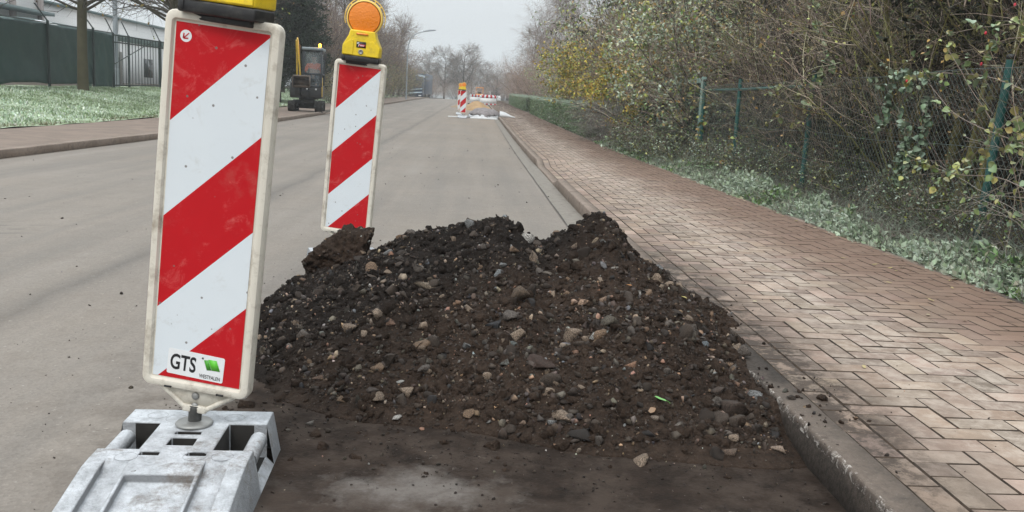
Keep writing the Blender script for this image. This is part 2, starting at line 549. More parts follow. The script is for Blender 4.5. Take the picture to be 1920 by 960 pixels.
def m_stone(name='stone', objcol=False):
    t = NT(name)
    if objcol:
        oi = t.n.new('ShaderNodeObjectInfo'); c = oi.outputs['Color']
        vec = t.co.outputs['Object']
        n1 = t.noise(30, 5, 0.6); n2 = t.noise(9, 4, 0.65)
        nz = t.noise(140, 3, 0.6)
    else:
        c = t.attr(); n1 = t.noise(60, 5, 0.6); n2 = t.noise(22, 4, 0.65); nz = t.noise(220, 3, 0.6)
    c = t.mix(1.0, c, t.ramp(n1, [(0.2, 0.6), (0.8, 1.3)]), 'MULTIPLY')
    c = t.mix(t.ramp(n2, [(0.42, 0), (0.6, 0.92)]), c, (0.026, 0.018, 0.0135))   # soil sticking to it
    return t.fin(c, 0.8, nz, 0.002, 0.35)

def m_brick():
    t = NT('paver')
    c = t.attr()
    n = t.noise(1.1, 6, 0.6); f = t.noise(22, 6, 0.75); m = t.noise(5, 6, 0.7)
    c = t.mix(1.0, c, t.ramp(f, [(0.25, 0.72), (0.75, 1.25)]), 'MULTIPLY')
    x, y, z = t.xyz()
    # paler mottled band down the middle of the walk
    mid_dist = t.math('ABSOLUTE', t.math('SUBTRACT', t.math('ADD', x, t.math('MULTIPLY', t.math('SUBTRACT', n, 0.5), 0.9)), 1.85))
    wv = t.math('MULTIPLY', t.ramp(mid_dist, [(0.0, 0.75), (0.65, 0)]), t.ramp(t.noise(9, 8, .8), [(0.44, 0.1), (0.6, 1)]))
    c = t.mix(wv, c, (0.50, 0.425, 0.36))
    e = t.ramp(t.noise(14, 6, 0.8, dist=1.0), [(0.6, 0), (0.72, 0.5)])
    c = t.mix(e, c, (0.50, 0.43, 0.38))
    # earthy film towards the plants
    side = t.n.new('ShaderNodeMapRange'); t.l.new(t.math('ADD', x, t.math('MULTIPLY', t.math('SUBTRACT', n, 0.5), 1.2)), side.inputs['Value'])
    side.inputs['From Min'].default_value = 2.0; side.inputs['From Max'].default_value = 2.65
    c = t.mix(t.math('MULTIPLY', side.outputs[0], 0.82), c, (0.195, 0.125, 0.092))
    # soil from the heap trodden on to the first rows
    ds = t.n.new('ShaderNodeMapRange'); t.l.new(x, ds.inputs['Value']); ds.inputs['From Min'].default_value = 1.55; ds.inputs['From Max'].default_value = 1.12
    yy = t.math('ABSOLUTE', t.math('SUBTRACT', y, 4.1))
    yr = t.n.new('ShaderNodeMapRange'); t.l.new(yy, yr.inputs['Value']); yr.inputs['From Min'].default_value = 2.8; yr.inputs['From Max'].default_value = 1.2
    k = t.math('MULTIPLY', t.math('MULTIPLY', ds.outputs[0], yr.outputs[0]), t.ramp(t.noise(11, 8, 0.82), [(0.42, 0.12), (0.56, 1)]))
    c = t.mix(t.math('MULTIPLY', k, 2.0, True), c, (0.062, 0.046, 0.036))
    c = t.mix(t.ramp(t.noise(2.6, 7, .75), [(.54, 0), (.7, .5)]), c, (0.13, .096, .075))
    return t.fin(c, t.ramp(m, [(0.3, 0.6), (0.7, 0.8)]), f, 0.003, 0.28)

def m_kerb():
    t = NT('kerb_concrete')
    x, y, z = t.xyz()
    n = t.noise(1.3, 6, 0.7); f = t.noise(70, 4, 0.75); m = t.noise(9, 6, 0.75)
    c = t.mix(t.ramp(n, [(0.3, 0), (0.7, 1)]), (0.19, 0.145, 0.115), (0.28, 0.222, 0.182))
    c = t.mix(t.ramp(m, [(0.5, 0), (0.7, 0.6)]), c, (0.10, 0.088, 0.076))
    c = t.mix(t.ramp(t.noise(130, 3, 0.7), [(0.60, 0), (0.68, 0.7)]), c, (0.40, 0.35, 0.30))
    c = t.mix(t.ramp(t.noise(24, 5, 0.75), [(0.55, 0), (0.68, 0.6)]), c, (0.075, 0.055, 0.042))
    # soil pressed against it beside the heap, lime scrapes on its edge
    yy = t.math('ABSOLUTE', t.math('SUBTRACT', y, 3.2))
    yr = t.n.new('ShaderNodeMapRange'); t.l.new(yy, yr.inputs['Value']); yr.inputs['From Min'].default_value = 3.4; yr.inputs['From Max'].default_value = 1.3
    k = t.math('MULTIPLY', yr.outputs[0], t.ramp(t.noise(4, 6, 0.7), [(0.25, 0.55), (0.5, 1)]))
    xr = t.n.new('ShaderNodeMapRange'); t.l.new(x, xr.inputs['Value']); xr.inputs['From Min'].default_value = 2.0; xr.inputs['From Max'].default_value = 1.9
    zt = t.n.new('ShaderNodeMapRange'); t.l.new(z, zt.inputs['Value']); zt.inputs['From Min'].default_value = 0.095; zt.inputs['From Max'].default_value = 0.115; zt.inputs['To Min'].default_value = 0.97; zt.inputs['To Max'].default_value = 0.62
    y2 = t.n.new('ShaderNodeMapRange'); t.l.new(t.math('ABSOLUTE', t.math('SUBTRACT', y, 4.0)), y2.inputs['Value']); y2.inputs['From Min'].default_value = 1.2; y2.inputs['From Max'].default_value = 0.5; y2.inputs['To Max'].default_value = 0.7
    k = t.math('MULTIPLY', k, t.math('MULTIPLY', t.math('GREATER_THAN', x, 0), t.math('ADD', zt.outputs[0], y2.outputs[0], True)))
    c = t.mix(k, c, t.mix(t.ramp(f, [(0.4, 0), (0.68, 1)]), (0.032, 0.025, 0.02), (0.075, 0.06, 0.05)))
    ed = t.math('MULTIPLY', t.math('LESS_THAN', x, 1.087), t.math('GREATER_THAN', z, 0.088))
    ed = t.math('MULTIPLY', ed, t.math('GREATER_THAN', x, 0))
    yl = t.math('MULTIPLY', t.math('LESS_THAN', y, 3.3), ed)
    c = t.mix(t.math('MULTIPLY', yl, t.ramp(t.noise(26, 7, 0.8, dist=1.0), [(0.53, 0), (0.60, 0.8)])), c, (0.50, 0.46, 0.42))
    return t.fin(c, 0.85, f, 0.004, 0.35)

M = {}
M['asphalt'] = m_asphalt(); M['soil'] = m_soil(); M['stone'] = m_stone(); M['stone_o'] = m_stone('loose_stone', True)
M['paver'] = m_brick(); M['kerb'] = m_kerb()
M['joint'] = simple('joint_sand', (0.072, 0.052, 0.038), 0.95, 0.5, 25)
t = NT('gutter_concrete')
x, y, z = t.xyz()
c = t.mix(t.noise(5, 6, .7), (0.19, 0.175, 0.155), (0.27, 0.245, 0.215))
c = t.mix(t.ramp(t.noise(12, 6, .7), [(.5, 0), (.7, .6)]), c, (0.11, 0.09, 0.075))
yr = t.n.new('ShaderNodeMapRange'); t.l.new(t.math('ADD', y, t.math('MULTIPLY', t.math('SUBTRACT', t.noise(3, 5), .5), 1.5)), yr.inputs['Value']); yr.inputs['From Min'].default_value = 6.2; yr.inputs['From Max'].default_value = 5.4
c = t.mix(yr.outputs[0], c, t.mix(t.ramp(t.noise(9, 6, 0.7), [(0.3, 0), (0.7, 1)]), (0.022, 0.016, 0.012), (0.055, 0.041, 0.032)))
M['gutter'] = t.fin(c, .9, t.noise(60, 4), .004, .12)
M['seam'] = simple('seam_tar', (0.07, 0.06, 0.052), 0.9, 0.3, 20)
M['earth'] = simple('earth', (0.055, 0.042, 0.03), 0.95, 0.4, 2.5, dirt=(0.10, 0.10, 0.06), dirt_amt=0.5)
M['lpave'] = simple('left_pavement', (0.19, 0.142, 0.112), 0.85, 0.18, 1.5, dirt=(0.09, 0.07, 0.055), dirt_amt=0.6)
t = NT('frosted_turf')
n = t.noise(1.6, 6, 0.7)
M['turf'] = t.fin(t.mix(t.ramp(n, [(0.35, 0), (0.65, 1)]), (0.14, 0.19, 0.09), (0.40, 0.47, 0.35)), 0.9, n, 0.05, 0.2)
M['frame'] = simple('cream_plastic', (0.64, 0.60, 0.52), 0.5, 0.07, 4, dirt=(0.24, 0.19, 0.14), dirt_amt=0.8)
def m_film(name, a, b, sc, scm):
    t = NT(name)
    n = t.noise(5, 5, 0.6)
    c = t.mix(n, a, b)
    c = t.mix(t.math('MULTIPLY', t.ramp(t.noise(14, 7, 0.8, dist=0.6), [(0.55, 0), (0.68, 1)]), scm), c, sc)
    c = t.mix(t.math('MULTIPLY', t.ramp(t.noise(3.4, 6, 0.75), [(0.56, 0), (0.72, 1)]), 0.22), c, (0.3, 0.25, 0.2))
    v = t.vor(24)
    c = t.mix(t.ramp(v.outputs['Distance'], [(0.07, 0.85), (0.10, 0)]), c, (0.16, 0.14, 0.13))
    return t.fin(c, 0.5, n, 0.001, 0.22)
M['red'] = m_film('red_reflective', (0.42, 0.005, 0.010), (0.50, 0.007, 0.013), (0.62, 0.16, 0.15), 0.45)
M['white'] = m_film('white_reflective', (0.60, 0.65, 0.69), (0.68, 0.72, 0.75), (0.50, 0.51, 0.50), 0.5)
M['yellow'] = simple('yellow_plastic', (0.78, 0.56, 0.02), 0.42, 0.08, 9, dirt=(0.3, 0.22, 0.05), dirt_amt=0.5)
M['ring'] = simple('pale_yellow_plastic', (0.80, 0.55, 0.12), 0.4, 0.06, 9)
t = NT('orange_lens')
w = t.n.new('ShaderNodeTexVoronoi'); w.inputs['Scale'].default_value = 90; t.l.new(t.co.outputs['Object'], w.inputs['Vector'])
t.p.inputs['Coat Weight'].default_value = 0.6; t.p.inputs['Coat Roughness'].default_value = 0.12
M['lens'] = t.fin(t.mix(t.noise(12, 3), (0.72, 0.19, 0.004), (0.86, 0.25, 0.008)), 0.3, w.outputs['Distance'], 0.002, 0.5)
M['black'] = simple('black_plastic', (0.012, 0.012, 0.013), 0.45, 0.3, 12, dirt=(0.07, 0.065, 0.06), dirt_amt=0.5)
M['steel'] = simple('galvanised_steel', (0.30, 0.30, 0.29), 0.5, 0.2, 20, metal=0.6)
t = NT('recycled_plastic_frosted')
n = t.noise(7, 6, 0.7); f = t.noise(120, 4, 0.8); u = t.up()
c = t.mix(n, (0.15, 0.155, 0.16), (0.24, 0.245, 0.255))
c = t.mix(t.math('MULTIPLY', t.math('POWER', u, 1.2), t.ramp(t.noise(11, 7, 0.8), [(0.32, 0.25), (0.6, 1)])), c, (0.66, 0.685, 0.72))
c = t.mix(t.math('MULTIPLY', t.ramp(t.noise(4.2, 7, 0.8), [(0.53, 0), (0.66, 0.85)]), 1.0), c, (0.17, 0.14, 0.115))
c = t.mix(t.ramp(t.noise(48, 3, 0.6), [(0.70, 0), (0.75, 0.8)]), c, (0.10, 0.09, 0.08))
M['base'] = t.fin(c, 0.8, t.math('ADD', t.math('ADD', f, t.noise(45, 5, .7)), t.math('MULTIPLY', n, 2.0)), 0.006, 0.2)
M['bottom'] = simple('hole_dirt_and_shade', (0.022, 0.020, 0.018), .95, .3, 30)  # dirt on hole floors; on pocket walls this dark colour stands in for shade
M['thread'] = simple('threaded_steel', (0.10, 0.10, 0.095), .6, .3, 40, metal=.4)
M['ink'] = simple('ink', (0.008, 0.008, 0.01), 0.5, 0.1)
M['sticker'] = simple('sticker_white', (0.72, 0.73, 0.74), 0.4, 0.03, 20)
M['green_print'] = simple('green_print', (0.10, 0.48, 0.03), 0.4, 0.05, 20)
M['green_print2'] = simple('green_print_dark', (0.055, 0.30, 0.02), 0.4, 0.05, 20)
M['red_print'] = simple('red_print', (0.5, 0.02, 0.04), 0.4, 0.05, 20)
M['green_paint'] = simple('green_paint', (0.014, 0.085, 0.076), 0.45, 0.25, 10, dirt=(0.12, 0.16, 0.14), dirt_amt=0.35)
M['pale_green'] = simple('pale_green_paint', (0.20, 0.30, 0.26), 0.6, 0.2, 10, dirt=(0.3, 0.34, 0.32), dirt_amt=0.6)
M['wire'] = simple('fence_wire', (0.13, 0.17, 0.155), 0.5, 0.3, 6, dirt=(0.3, 0.32, 0.31), dirt_amt=0.5)
M['bark'] = veg('bark', 0.85, 0.1, (0.42, 0.44, 0.42))
M['twig'] = veg('twigs', 0.8, 0.2, (0.45, 0.44, 0.42))
M['leaf'] = veg('leaves', 0.55, 0.35, (0.45, 0.52, 0.48))
M['darkleaf'] = veg('dark_leaves', 0.6)
M['frostleaf'] = veg('frosted_leaves', 0.65, 0.8, (0.55, 0.64, 0.55))
M['frosttwig'] = veg('frosted_twigs', 0.8, 0.45, (0.5, 0.5, 0.48))
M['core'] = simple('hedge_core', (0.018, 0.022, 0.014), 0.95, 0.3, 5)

# ------------------------------------------------------------------ setting: ground, road, kerbs, pavements
def sheet(name, xs, ys, zf, mat, kind='structure'):
    X, Y = np.meshgrid(np.array(xs, float), np.array(ys, float))
    Z = zf(X, Y)
    V = np.stack([X, Y, Z], -1).reshape(-1, 3)
    nx = len(xs)
    i, j = np.meshgrid(np.arange(len(ys) - 1), np.arange(nx - 1), indexing='ij')
    a = (i * nx + j).ravel()
    F = np.stack([a, a + 1, a + nx + 1, a + nx], 1)
    me = mesh(name, [(V, F, None, 0)], mat, True)
    o = obj(name, me)
    o['kind'] = kind
    return o

YS = np.concatenate([np.arange(-12, 60, 1.0), np.arange(60, 200, 4.0), np.arange(200, 1350, 25)])
def ground_z(X, Y):
    z = g(Y) + bank(X, Y) - 0.03
    z = np.where((X > -6.3) & (X < 1.3), g(Y) - 0.08, z)
    z = np.where((X > 1.3) & (X < 3.0), g(Y) + 0.03, z)
    return z + 0.04 * vnoise(X * 0.3, Y * 0.3) * (np.abs(X) > 9)
XS = np.concatenate([np.arange(-600, -40, 40), np.arange(-40, -15, 5), np.arange(-15, -8, 0.5), [-8.6, -8.56, -6.3, -6.25, 1.25, 1.31, 2.95, 3.04, 3.2, 3.4, 3.6, 3.8, 4, 4.5, 5, 6, 7, 8, 9, 12, 15, 20, 30, 40], np.arange(60, 700, 40)])
sheet('ground', XS, YS, ground_z, M['earth'])
RY = np.concatenate([np.arange(-10, 60, 0.5), np.arange(60, 180, 4.0)])
sheet('road', np.linspace(-6.1, 1.078, 15), RY, lambda X, Y: g(Y) + 0 * X, M['asphalt'])
sheet('gutter_strip', [0.86, 0.95, 1.078], RY[RY > 4.9], lambda X, Y: g(Y) + 0.004 + 0 * X, M['gutter'])
b = MB()
NJ = int((RY > 5.4).sum())
b.p.append((np.array([(0.855, y, float(g(y)) + 0.008) for y in RY if y > 5.4] + [(0.868 + 0.004 * math.sin(y * 3), y, float(g(y)) + 0.008) for y in RY if y > 5.4]),
            np.array([(i, NJ + i, NJ + i + 1, i + 1) for i in range(NJ - 1)]), None, 0))
o = b.build('gutter_joint', M['seam']); o['kind'] = 'structure'

def kerb(name, xin, xout, y0, y1, top=0.12, ln=1.0):
    """xin: road side face"""
    b = MB()
    s = 1 if xout > xin else -1
    y = y0
    while y < y1:
        L = min(ln, y1 - y) - 0.006
        dz = random.uniform(-0.003, 0.003); dx = random.uniform(-0.003, 0.003)
        prof = [(xin + dx, -0.06), (xin + dx + s * 0.002, top - 0.013), (xin + dx + s * 0.005, top - 0.004), (xin + dx + s * 0.013, top), (xout, top), (xout, -0.06)]
        n = 9 if y < 8 or 10 < y < 17 else 2
        loops = []
        for q in range(n):
            yy = y + L * q / (n - 1)
            lp = []
            for i, (a, c) in enumerate(prof):
                ch = 0
                if n > 2 and 1 <= i <= 3: ch = 0.005 * max(0, vnoise(np.array(yy * 9.), np.array(i * 1.3), 5))
                lp.append((a + s * ch, yy, c + float(g(yy)) + dz - ch * 0.8 + (float(dip(1.1, yy)) if xin > 0 and c > 0 else 0)))
            loops.append(lp)
        b.loft(loops)
        y += ln
    o = b.build(name, M['kerb'])
    o['kind'] = 'structure'
    return o
kerb('kerb_right', 1.075, 1.18, 0, 120)
kerb('kerb_left', -6.1, -6.24, 4, 37.6)
kerb('kerb_left', -6.1, -6.24, 53, 120)
kerb('kerb_left', -6.1, -6.24, 37.6, 53, top=0.03)
sheet('pavement_left', [-8.6, -8, -7, -6.24], RY, lambda X, Y: g(Y) + 0.10 + 0 * X - 0.075 * ((Y > 38) & (Y < 52.5)) * (X > -6.5), M['lpave'])

def herringbone():
    x0, x1, a = 1.285, 3.055, 0.1
    nx = 19; ny = 1080
    Q = []
    for j in range(-1, ny):
        for i in range(-1, nx):
            k = (i - j) % 4
            if k == 0: r = (i, i + 2, j, j + 1)
            elif k == 3: r = (i, i + 1, j, j + 2)
            else: continue
            q = (max(x0, x0 + r[0] * a), min(x1, x0 + r[1] * a), r[2] * a, r[3] * a)
            if q[1] - q[0] > 0.025: Q.append(q)
    for j in range(0, ny, 2):
        Q.append((1.183, 1.283, j * a + 0.03, j * a + 0.23))
    Q = np.array(Q)
    n = len(Q)
    rg = np.random.default_rng(11)
    gap = 0.0016 + 0.0018 * rg.random(n)
    ax, bx, ay, by = Q[:, 0] + gap, Q[:, 1] - gap, Q[:, 2] + gap, Q[:, 3] - gap
    gd = g((ay + by) / 2)
    zt = gd + 0.117 + 0.0008 * rg.normal(size=n)
    sx, sy = 0.0005 * rg.normal(size=n), 0.0005 * rg.normal(size=n)
    ch = 0.002
    V = np.zeros((n, 8, 3))
    for i, (cx, cyy) in enumerate(((ax, ay), (bx, ay), (bx, by), (ax, by))):
        ux = np.where(i in (1, 2), 1, -1); uy = np.where(i in (2, 3), 1, -1)
        zz = zt + sx * ux + sy * uy + dip(cx, cyy)
        V[:, i] = np.stack([cx - ux * ch, cyy - uy * ch, zz], 1)
        V[:, 4 + i] = np.stack([cx, cyy, zz - 0.012], 1)
    base = (np.arange(n) * 8)[:, None, None]
    f = np.array([(0, 1, 2, 3), (4, 5, 1, 0), (5, 6, 2, 1), (6, 7, 3, 2), (7, 4, 0, 3)])[None]
    F = (base + f[:, :1]).reshape(-1, 4); FJ = (base + f[:, 1:]).reshape(-1, 4)
    C = pick([(0.245, 0.178, 0.136), (0.27, 0.198, 0.153), (0.225, 0.170, 0.135), (0.30, 0.226, 0.178)], n, rg, 0.13, cn=0.02)
    me = mesh('pavement_right', [(V.reshape(-1, 3), F, np.repeat(C, 8, axis=0), 0), (V.reshape(-1, 3), FJ, np.repeat(C, 8, axis=0), 1)], [M['paver'], M['joint']])
    o = obj('pavement_right', me); o['kind'] = 'structure'
herringbone()
sheet('pavement_joints', [1.17, 1.2, 1.3, 1.4, 1.5, 1.6, 1.7, 1.8, 1.9, 3.07], np.concatenate([np.arange(-2, 20, .1), RY[RY > 20.2]]), lambda X, Y: g(Y) + 0.1055 + dip(X, Y), M['joint'])
# narrow edging stone on the plant side
b = MB()
y = 0
while y < 60:
    gg = float(g(y + 0.5))
    b.box(3.058, 3.10, y + 0.004, y + 0.996, gg + 0.02, gg + 0.118 + random.uniform(-0.004, 0.004), b=0)
    y += 1
o = b.build('edging_right', M['kerb']); o['kind'] = 'structure'

# frosted bank left: turf sheet and blades
sheet('grass_bank', np.arange(-16.4, -8.5, 0.3), np.arange(6, 120, 0.6), lambda X, Y: g(Y) + bank(X, Y) + 0.02 + 0.03 * vnoise(X * 1.3, Y * 1.1), M['turf'])
def blades(name, n, fx, fy, h, palette, mat, label, cat, rg, wid=0.012, w=None):
    x, y = fx(n), fy(n)
    z = g(y) + bank(x, y) + 0.02 + 0.03 * vnoise(x * 1.3, y * 1.1) - 0.01
    dens = 0.5 + 0.5 * vnoise(x * 1.7, y * 1.7, 4) + 0.25 * vnoise(x * 6, y * 6, 9)
    hh = h * (0.4 + rg.random(n)) * (0.5 + np.clip(dens, 0, 1))
    a = rg.random(n) * 2 * PI
    lean = 0.9 * hh[:, None] * np.stack([np.cos(a), np.sin(a), np.zeros(n)], 1) * rg.random((n, 1))
    s = np.stack([-np.sin(a), np.cos(a), np.zeros(n)], 1) * wid
    P = np.stack([x, y, z], 1)
    up = np.array([0, 0, 1.]) * hh[:, None]
    V = np.stack([P - s, P + s, P + up * 0.6 + lean * 0.4 + s * 0.7, P + up + lean, P + up * 0.6 + lean * 0.4 - s * 0.7], 1).reshape(-1, 3)
    b5 = (np.arange(n) * 5)[:, None]
    C0 = pick(palette, n, rg, 0.18, w)
    pt = np.clip(.5 + .9 * fbm(x * .9, y * .6, 4, 2), 0, 1)[:, None]
    edge = sstep(-8.95, -8.65, x + .15 * vnoise(y * 2, y * 0, 3))[:, None]
    C0 = C0 * (1 - .75 * pt) + np.array([(0.15, .20, .085)]) * .75 * pt
    C0 = C0 * (1 - .7 * edge) + np.array([(0.16, .115, .07)]) * .7 * edge
    C = np.repeat(C0, 5, axis=0)
    me = mesh(name, [(V, b5 + np.array([[0, 1, 2, 4]]), C, 0), (V, b5 + np.array([[4, 2, 3]]), C, 0)], mat)
    return tag(obj(name, me), label, cat, kind='stuff')
rg = np.random.default_rng(21)
blades('frosted_grass', 90000, lambda n: -8.62 - 6.6 * rg.random(n) ** 0.9, lambda n: 13 + 62 * rg.random(n) ** 1.6, 0.055,
       [(0.40, 0.50, 0.36), (0.55, 0.63, 0.50), (0.26, 0.35, 0.18), (0.62, 0.68, 0.58)], M['frostleaf'], 'short frosty grass covering the bank left of the road', 'grass', rg, 0.02)

# distant wooded hill
def hill():
    xs = np.linspace(-600, 640, 156); ys = np.linspace(640, 1320, 22)
    def zf(X, Y):
        r = sstep(640, 980, Y)
        prof = 44 - 0.012 * (X + 80) + 7 * vnoise(X * 0.008, Y * 0.004, 2) + 3.5 * vnoise(X * 0.03, Y * 0.02, 6) + 2.0 * vnoise(X * 0.13, Y * 0.1, 8)
        return -11 + r * prof
    return sheet('hill', xs, ys, zf, simple('hill_wood', (0.045, 0.05, 0.04), 0.95, 0.35, 0.05))
hill()

# ------------------------------------------------------------------ soil heap
CX = np.array([-1.10, -1.02, -.96, -.90, -.79, -.74, -.5, -.44, -.34, -.27, -.05, .07, .12, .155, .20, .27, .345, .44, .54, .60, .635, .69, .81, .94, 1.06, 1.15, 1.25, 1.36])
CZ = np.array([0, .04, .12, .17, .225, .25, .31, .345, .39, .425, .465, .500, .525, .53, .495, .455, .43, .465, .505, .522, .512, .455, .355, .29, .20, .155, .125, .06])
def pile_h(x, y):
    x = np.asarray(x, float); y = np.asarray(y, float)
    x, y = np.broadcast_arrays(x, y)
    xw = x + 0.035 * vnoise(y * 4, x * 4, 3) * sstep(0.0, 0.5, np.abs(y - 4.1))
    c = np.interp(xw, CX, CZ)
    yc = 4.12 + 0.05 * vnoise(x * 2.3, x * 0 + 1.5, 1)
    yf = 2.80 - 0.13 * sstep(-0.2, 0.5, x) + 0.10 * vnoise(x * 2.1, x * 0, 7) + 0.3 * sstep(-0.3, -0.9, x)
    yb = 5.15 + 0.2 * sstep(-0.2, 0.5, x) - 0.35 * sstep(-0.3, -0.8, x)
    tf = np.clip((y - yf) / (yc - yf), 0, 1)
    tb = np.clip((yb - y) / (yb - yc), 0, 1)
    pf = tf ** 0.92 + 0.10 * np.sin(tf * PI) * (1 - 0.4 * tf)
    cf = np.maximum(c, 0)
    # the front keeps a rounded body where the crest dips
    body = 0.36 * np.exp(-((x - 0.12) / 0.85) ** 4)
    mixc = cf * (0.45 + 0.55 * tf) + body * (0.55 - 0.55 * tf)
    h = np.where(y < yc, np.minimum(mixc, cf + 0.06) * pf, c * sstep(0, 1, tb) ** 0.8)
    h = h + 0.035 * np.exp(-((x - (0.62 + 0.30 * (4.1 - y))) / 0.13) ** 2) * sstep(0.15, 0.5, tf) * (y < yc + 0.1)
    h = h - 0.035 * np.exp(-((x - (0.30 + 0.02 * (4.1 - y))) / 0.12) ** 2) * sstep(0.35, 0.8, tf) * (y < yc + 0.2)
    # soil banked up against the kerb, down to its lower end
    fill = (0.10 + 0.05 * sstep(3.05, 3.5, y)) * np.exp(-np.abs((x - 1.02) / 0.27) ** 3) * sstep(2.76, 3.02, y + 0.06 * vnoise(x * 6, x * 0, 4)) * sstep(4.7, 4.2, y)
    h = np.maximum(h, fill)
    m = sstep(0.0, 0.12, h)
    xl = -1.02 + 0.42 * sstep(3.9, 2.8, y) + 0.05 * vnoise(y * 5, y * 0, 2)
    h = h * sstep(0, 0.22, x - xl)
    xr = 1.13 + 0.06 * vnoise(y * 4, y * 0, 12) + 0.14 * sstep(3.1, 3.9, y)
    h = h * (1 - 0.999 * sstep(-0.10, 0.06, x - xr))
    h = h + m * (0.020 * fbm(x * 5, y * 5, 3, 1) + 0.012 * fbm(x * 16, y * 16, 3, 4) + 0.010 * np.abs(fbm(x * 42, y * 42, 3, 8)))
    return h
KX = 1.079
def pile_surf(x, y):
    gr = np.where(np.asarray(x) > 1.05, 0.12, 0.0)
    return np.maximum(pile_h(x, y), gr)
def make_pile():
    st = 0.0062
    xs = np.arange(-1.15, 1.45, st); ys = np.arange(2.3, 5.7, st)
    X, Y = np.meshgrid(xs, ys)
    H = pile_h(X, Y)
    gr = np.where(X > KX, 0.12, 0.0)
    Z = np.where(H < gr + 0.002, gr - 0.02, H)
    V = np.stack([X, Y, Z], -1).reshape(-1, 3)
    nx = len(xs)
    i, j = np.meshgrid(np.arange(len(ys) - 1), np.arange(nx - 1), indexing='ij')
    a = (i * nx + j).ravel()
    F = np.stack([a, a + 1, a + nx + 1, a + nx], 1)
    Zf = Z.reshape(-1)[F]; Hf = H.reshape(-1)[F]
    keep = (Zf.max(axis=1) > -0.015) & ~((Zf.max(1) - Zf.min(1) > .045) & (Hf.max(1) < .135)) & ~((X.reshape(-1)[F].min(1) > KX) & (Hf.max(1) < .122))
    F = F[keep]
    # drop unused vertices
    used = np.unique(F); mp = np.zeros(len(V), int); mp[used] = np.arange(len(used))
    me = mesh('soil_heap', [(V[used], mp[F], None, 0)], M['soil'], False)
    return tag(obj('soil_heap', me), 'dark brown heap of dug up soil and rubble beside the kerb', 'soil heap')
make_pile()

def rock_proto(rg, sub=1, flat=1.0):
    bm = bmesh.new()
    bmesh.ops.create_icosphere(bm, subdivisions=sub, radius=1)
    V = np.array([v.co[:] for v in bm.verts]); F = np.array([[v.index for v in f.verts] for f in bm.faces])
    bm.free()
    for _ in range(8):
        n = norm(rg.normal(size=3)); d = rg.uniform(0.22, 0.62)
        k = V @ n
        V = V - np.where(k > d, k - d, 0)[:, None] * n
    V = V * np.array([rg.uniform(0.8, 1.25), rg.uniform(0.65, 1.0), rg.uniform(0.45, 0.8) * flat])
    V += rg.normal(size=V.shape) * 0.006
    V -= (V.max(0) + V.min(0)) / 2
    V /= max(V.max(0) - V.min(0)) / 2
    return V, F
def clod_proto(rg):
    bm = bmesh.new(); bmesh.ops.create_icosphere(bm, subdivisions=2, radius=1)
    V = np.array([v.co[:] for v in bm.verts]); F = np.array([[v.index for v in f.verts] for f in bm.faces]); bm.free()
    o_ = rg.uniform(0, 50)
    nn = fbm(V[:, 0] * 1.4 + o_ + V[:, 2], V[:, 1] * 1.4 - V[:, 2] * 1.2, 3, 2, .7)
    V = V * (1 + .42 * nn)[:, None] * np.array([1, rg.uniform(.6, 1), rg.uniform(.5, .85)]) + rg.normal(size=V.shape) * .05
    return V, F
rg = np.random.default_rng(5)
CLODS = [clod_proto(rg) for _ in range(8)]
ROCKS = [rock_proto(rg, 2 if k < 6 else 1) for k in range(14)]
SC = [(0.024, 0.017, 0.0125), (0.040, 0.029, 0.022), (0.075, 0.056, 0.043), (0.13, 0.11, 0.095), (0.30, 0.225, 0.165), (0.36, 0.21, 0.145), (0.21, 0.215, 0.215), (0.028, 0.028, 0.03), (0.55, 0.52, 0.48), (0.23, 0.15, 0.095)]
SW = np.array([.20, .24, .19, .11, .07, .03, .03, .05, .01, .07]); SW = SW / SW.sum()
def rotmats(n, rg, tilt=1.0):
    q = norm(rg.normal(size=(n, 4)))
    w, x, y, z = q.T
    return np.stack([1 - 2 * (y * y + z * z), 2 * (x * y - z * w), 2 * (x * z + y * w), 2 * (x * y + z * w), 1 - 2 * (x * x + z * z), 2 * (y * z - x * w), 2 * (x * z - y * w), 2 * (y * z + x * w), 1 - 2 * (x * x + y * y)], 1).reshape(n, 3, 3)
def scatter_pile(n, rg, smin, smax, power):
    """positions on the heap, denser low on the slope, and sizes"""
    out = []
    while len(out) < n:
        x = rg.uniform(-1.05, 1.32); y = rg.uniform(2.35, 5.0)
        h = float(pile_h(x, y)); gr = 0.12 if x > 1.05 else 0
        e = h - gr
        p = (0.22 if y > 2.5 and y < 3.2 else .04) if e < 0.012 else (0.30 if e < 0.03 else 1.0)
        p *= (1.6 if e > .012 and x > .75 and y < 3.4 else 1) * (0.45 + 0.55 * float(sstep(4.2, 3.4, y)) + 0.3 * vnoise(np.array(x * 3.), np.array(y * 3.), 9))
        if y < 2.7: p *= 0.5
        if e <= 0.002: p *= 0.3
        if rg.random() < p: out.append((x, y, max(h, gr)))
    s = smin * (1 - rg.random(n) * (1 - (smin / smax) ** power)) ** (-1 / power)
    return np.array(out), s
rg = np.random.default_rng(8)
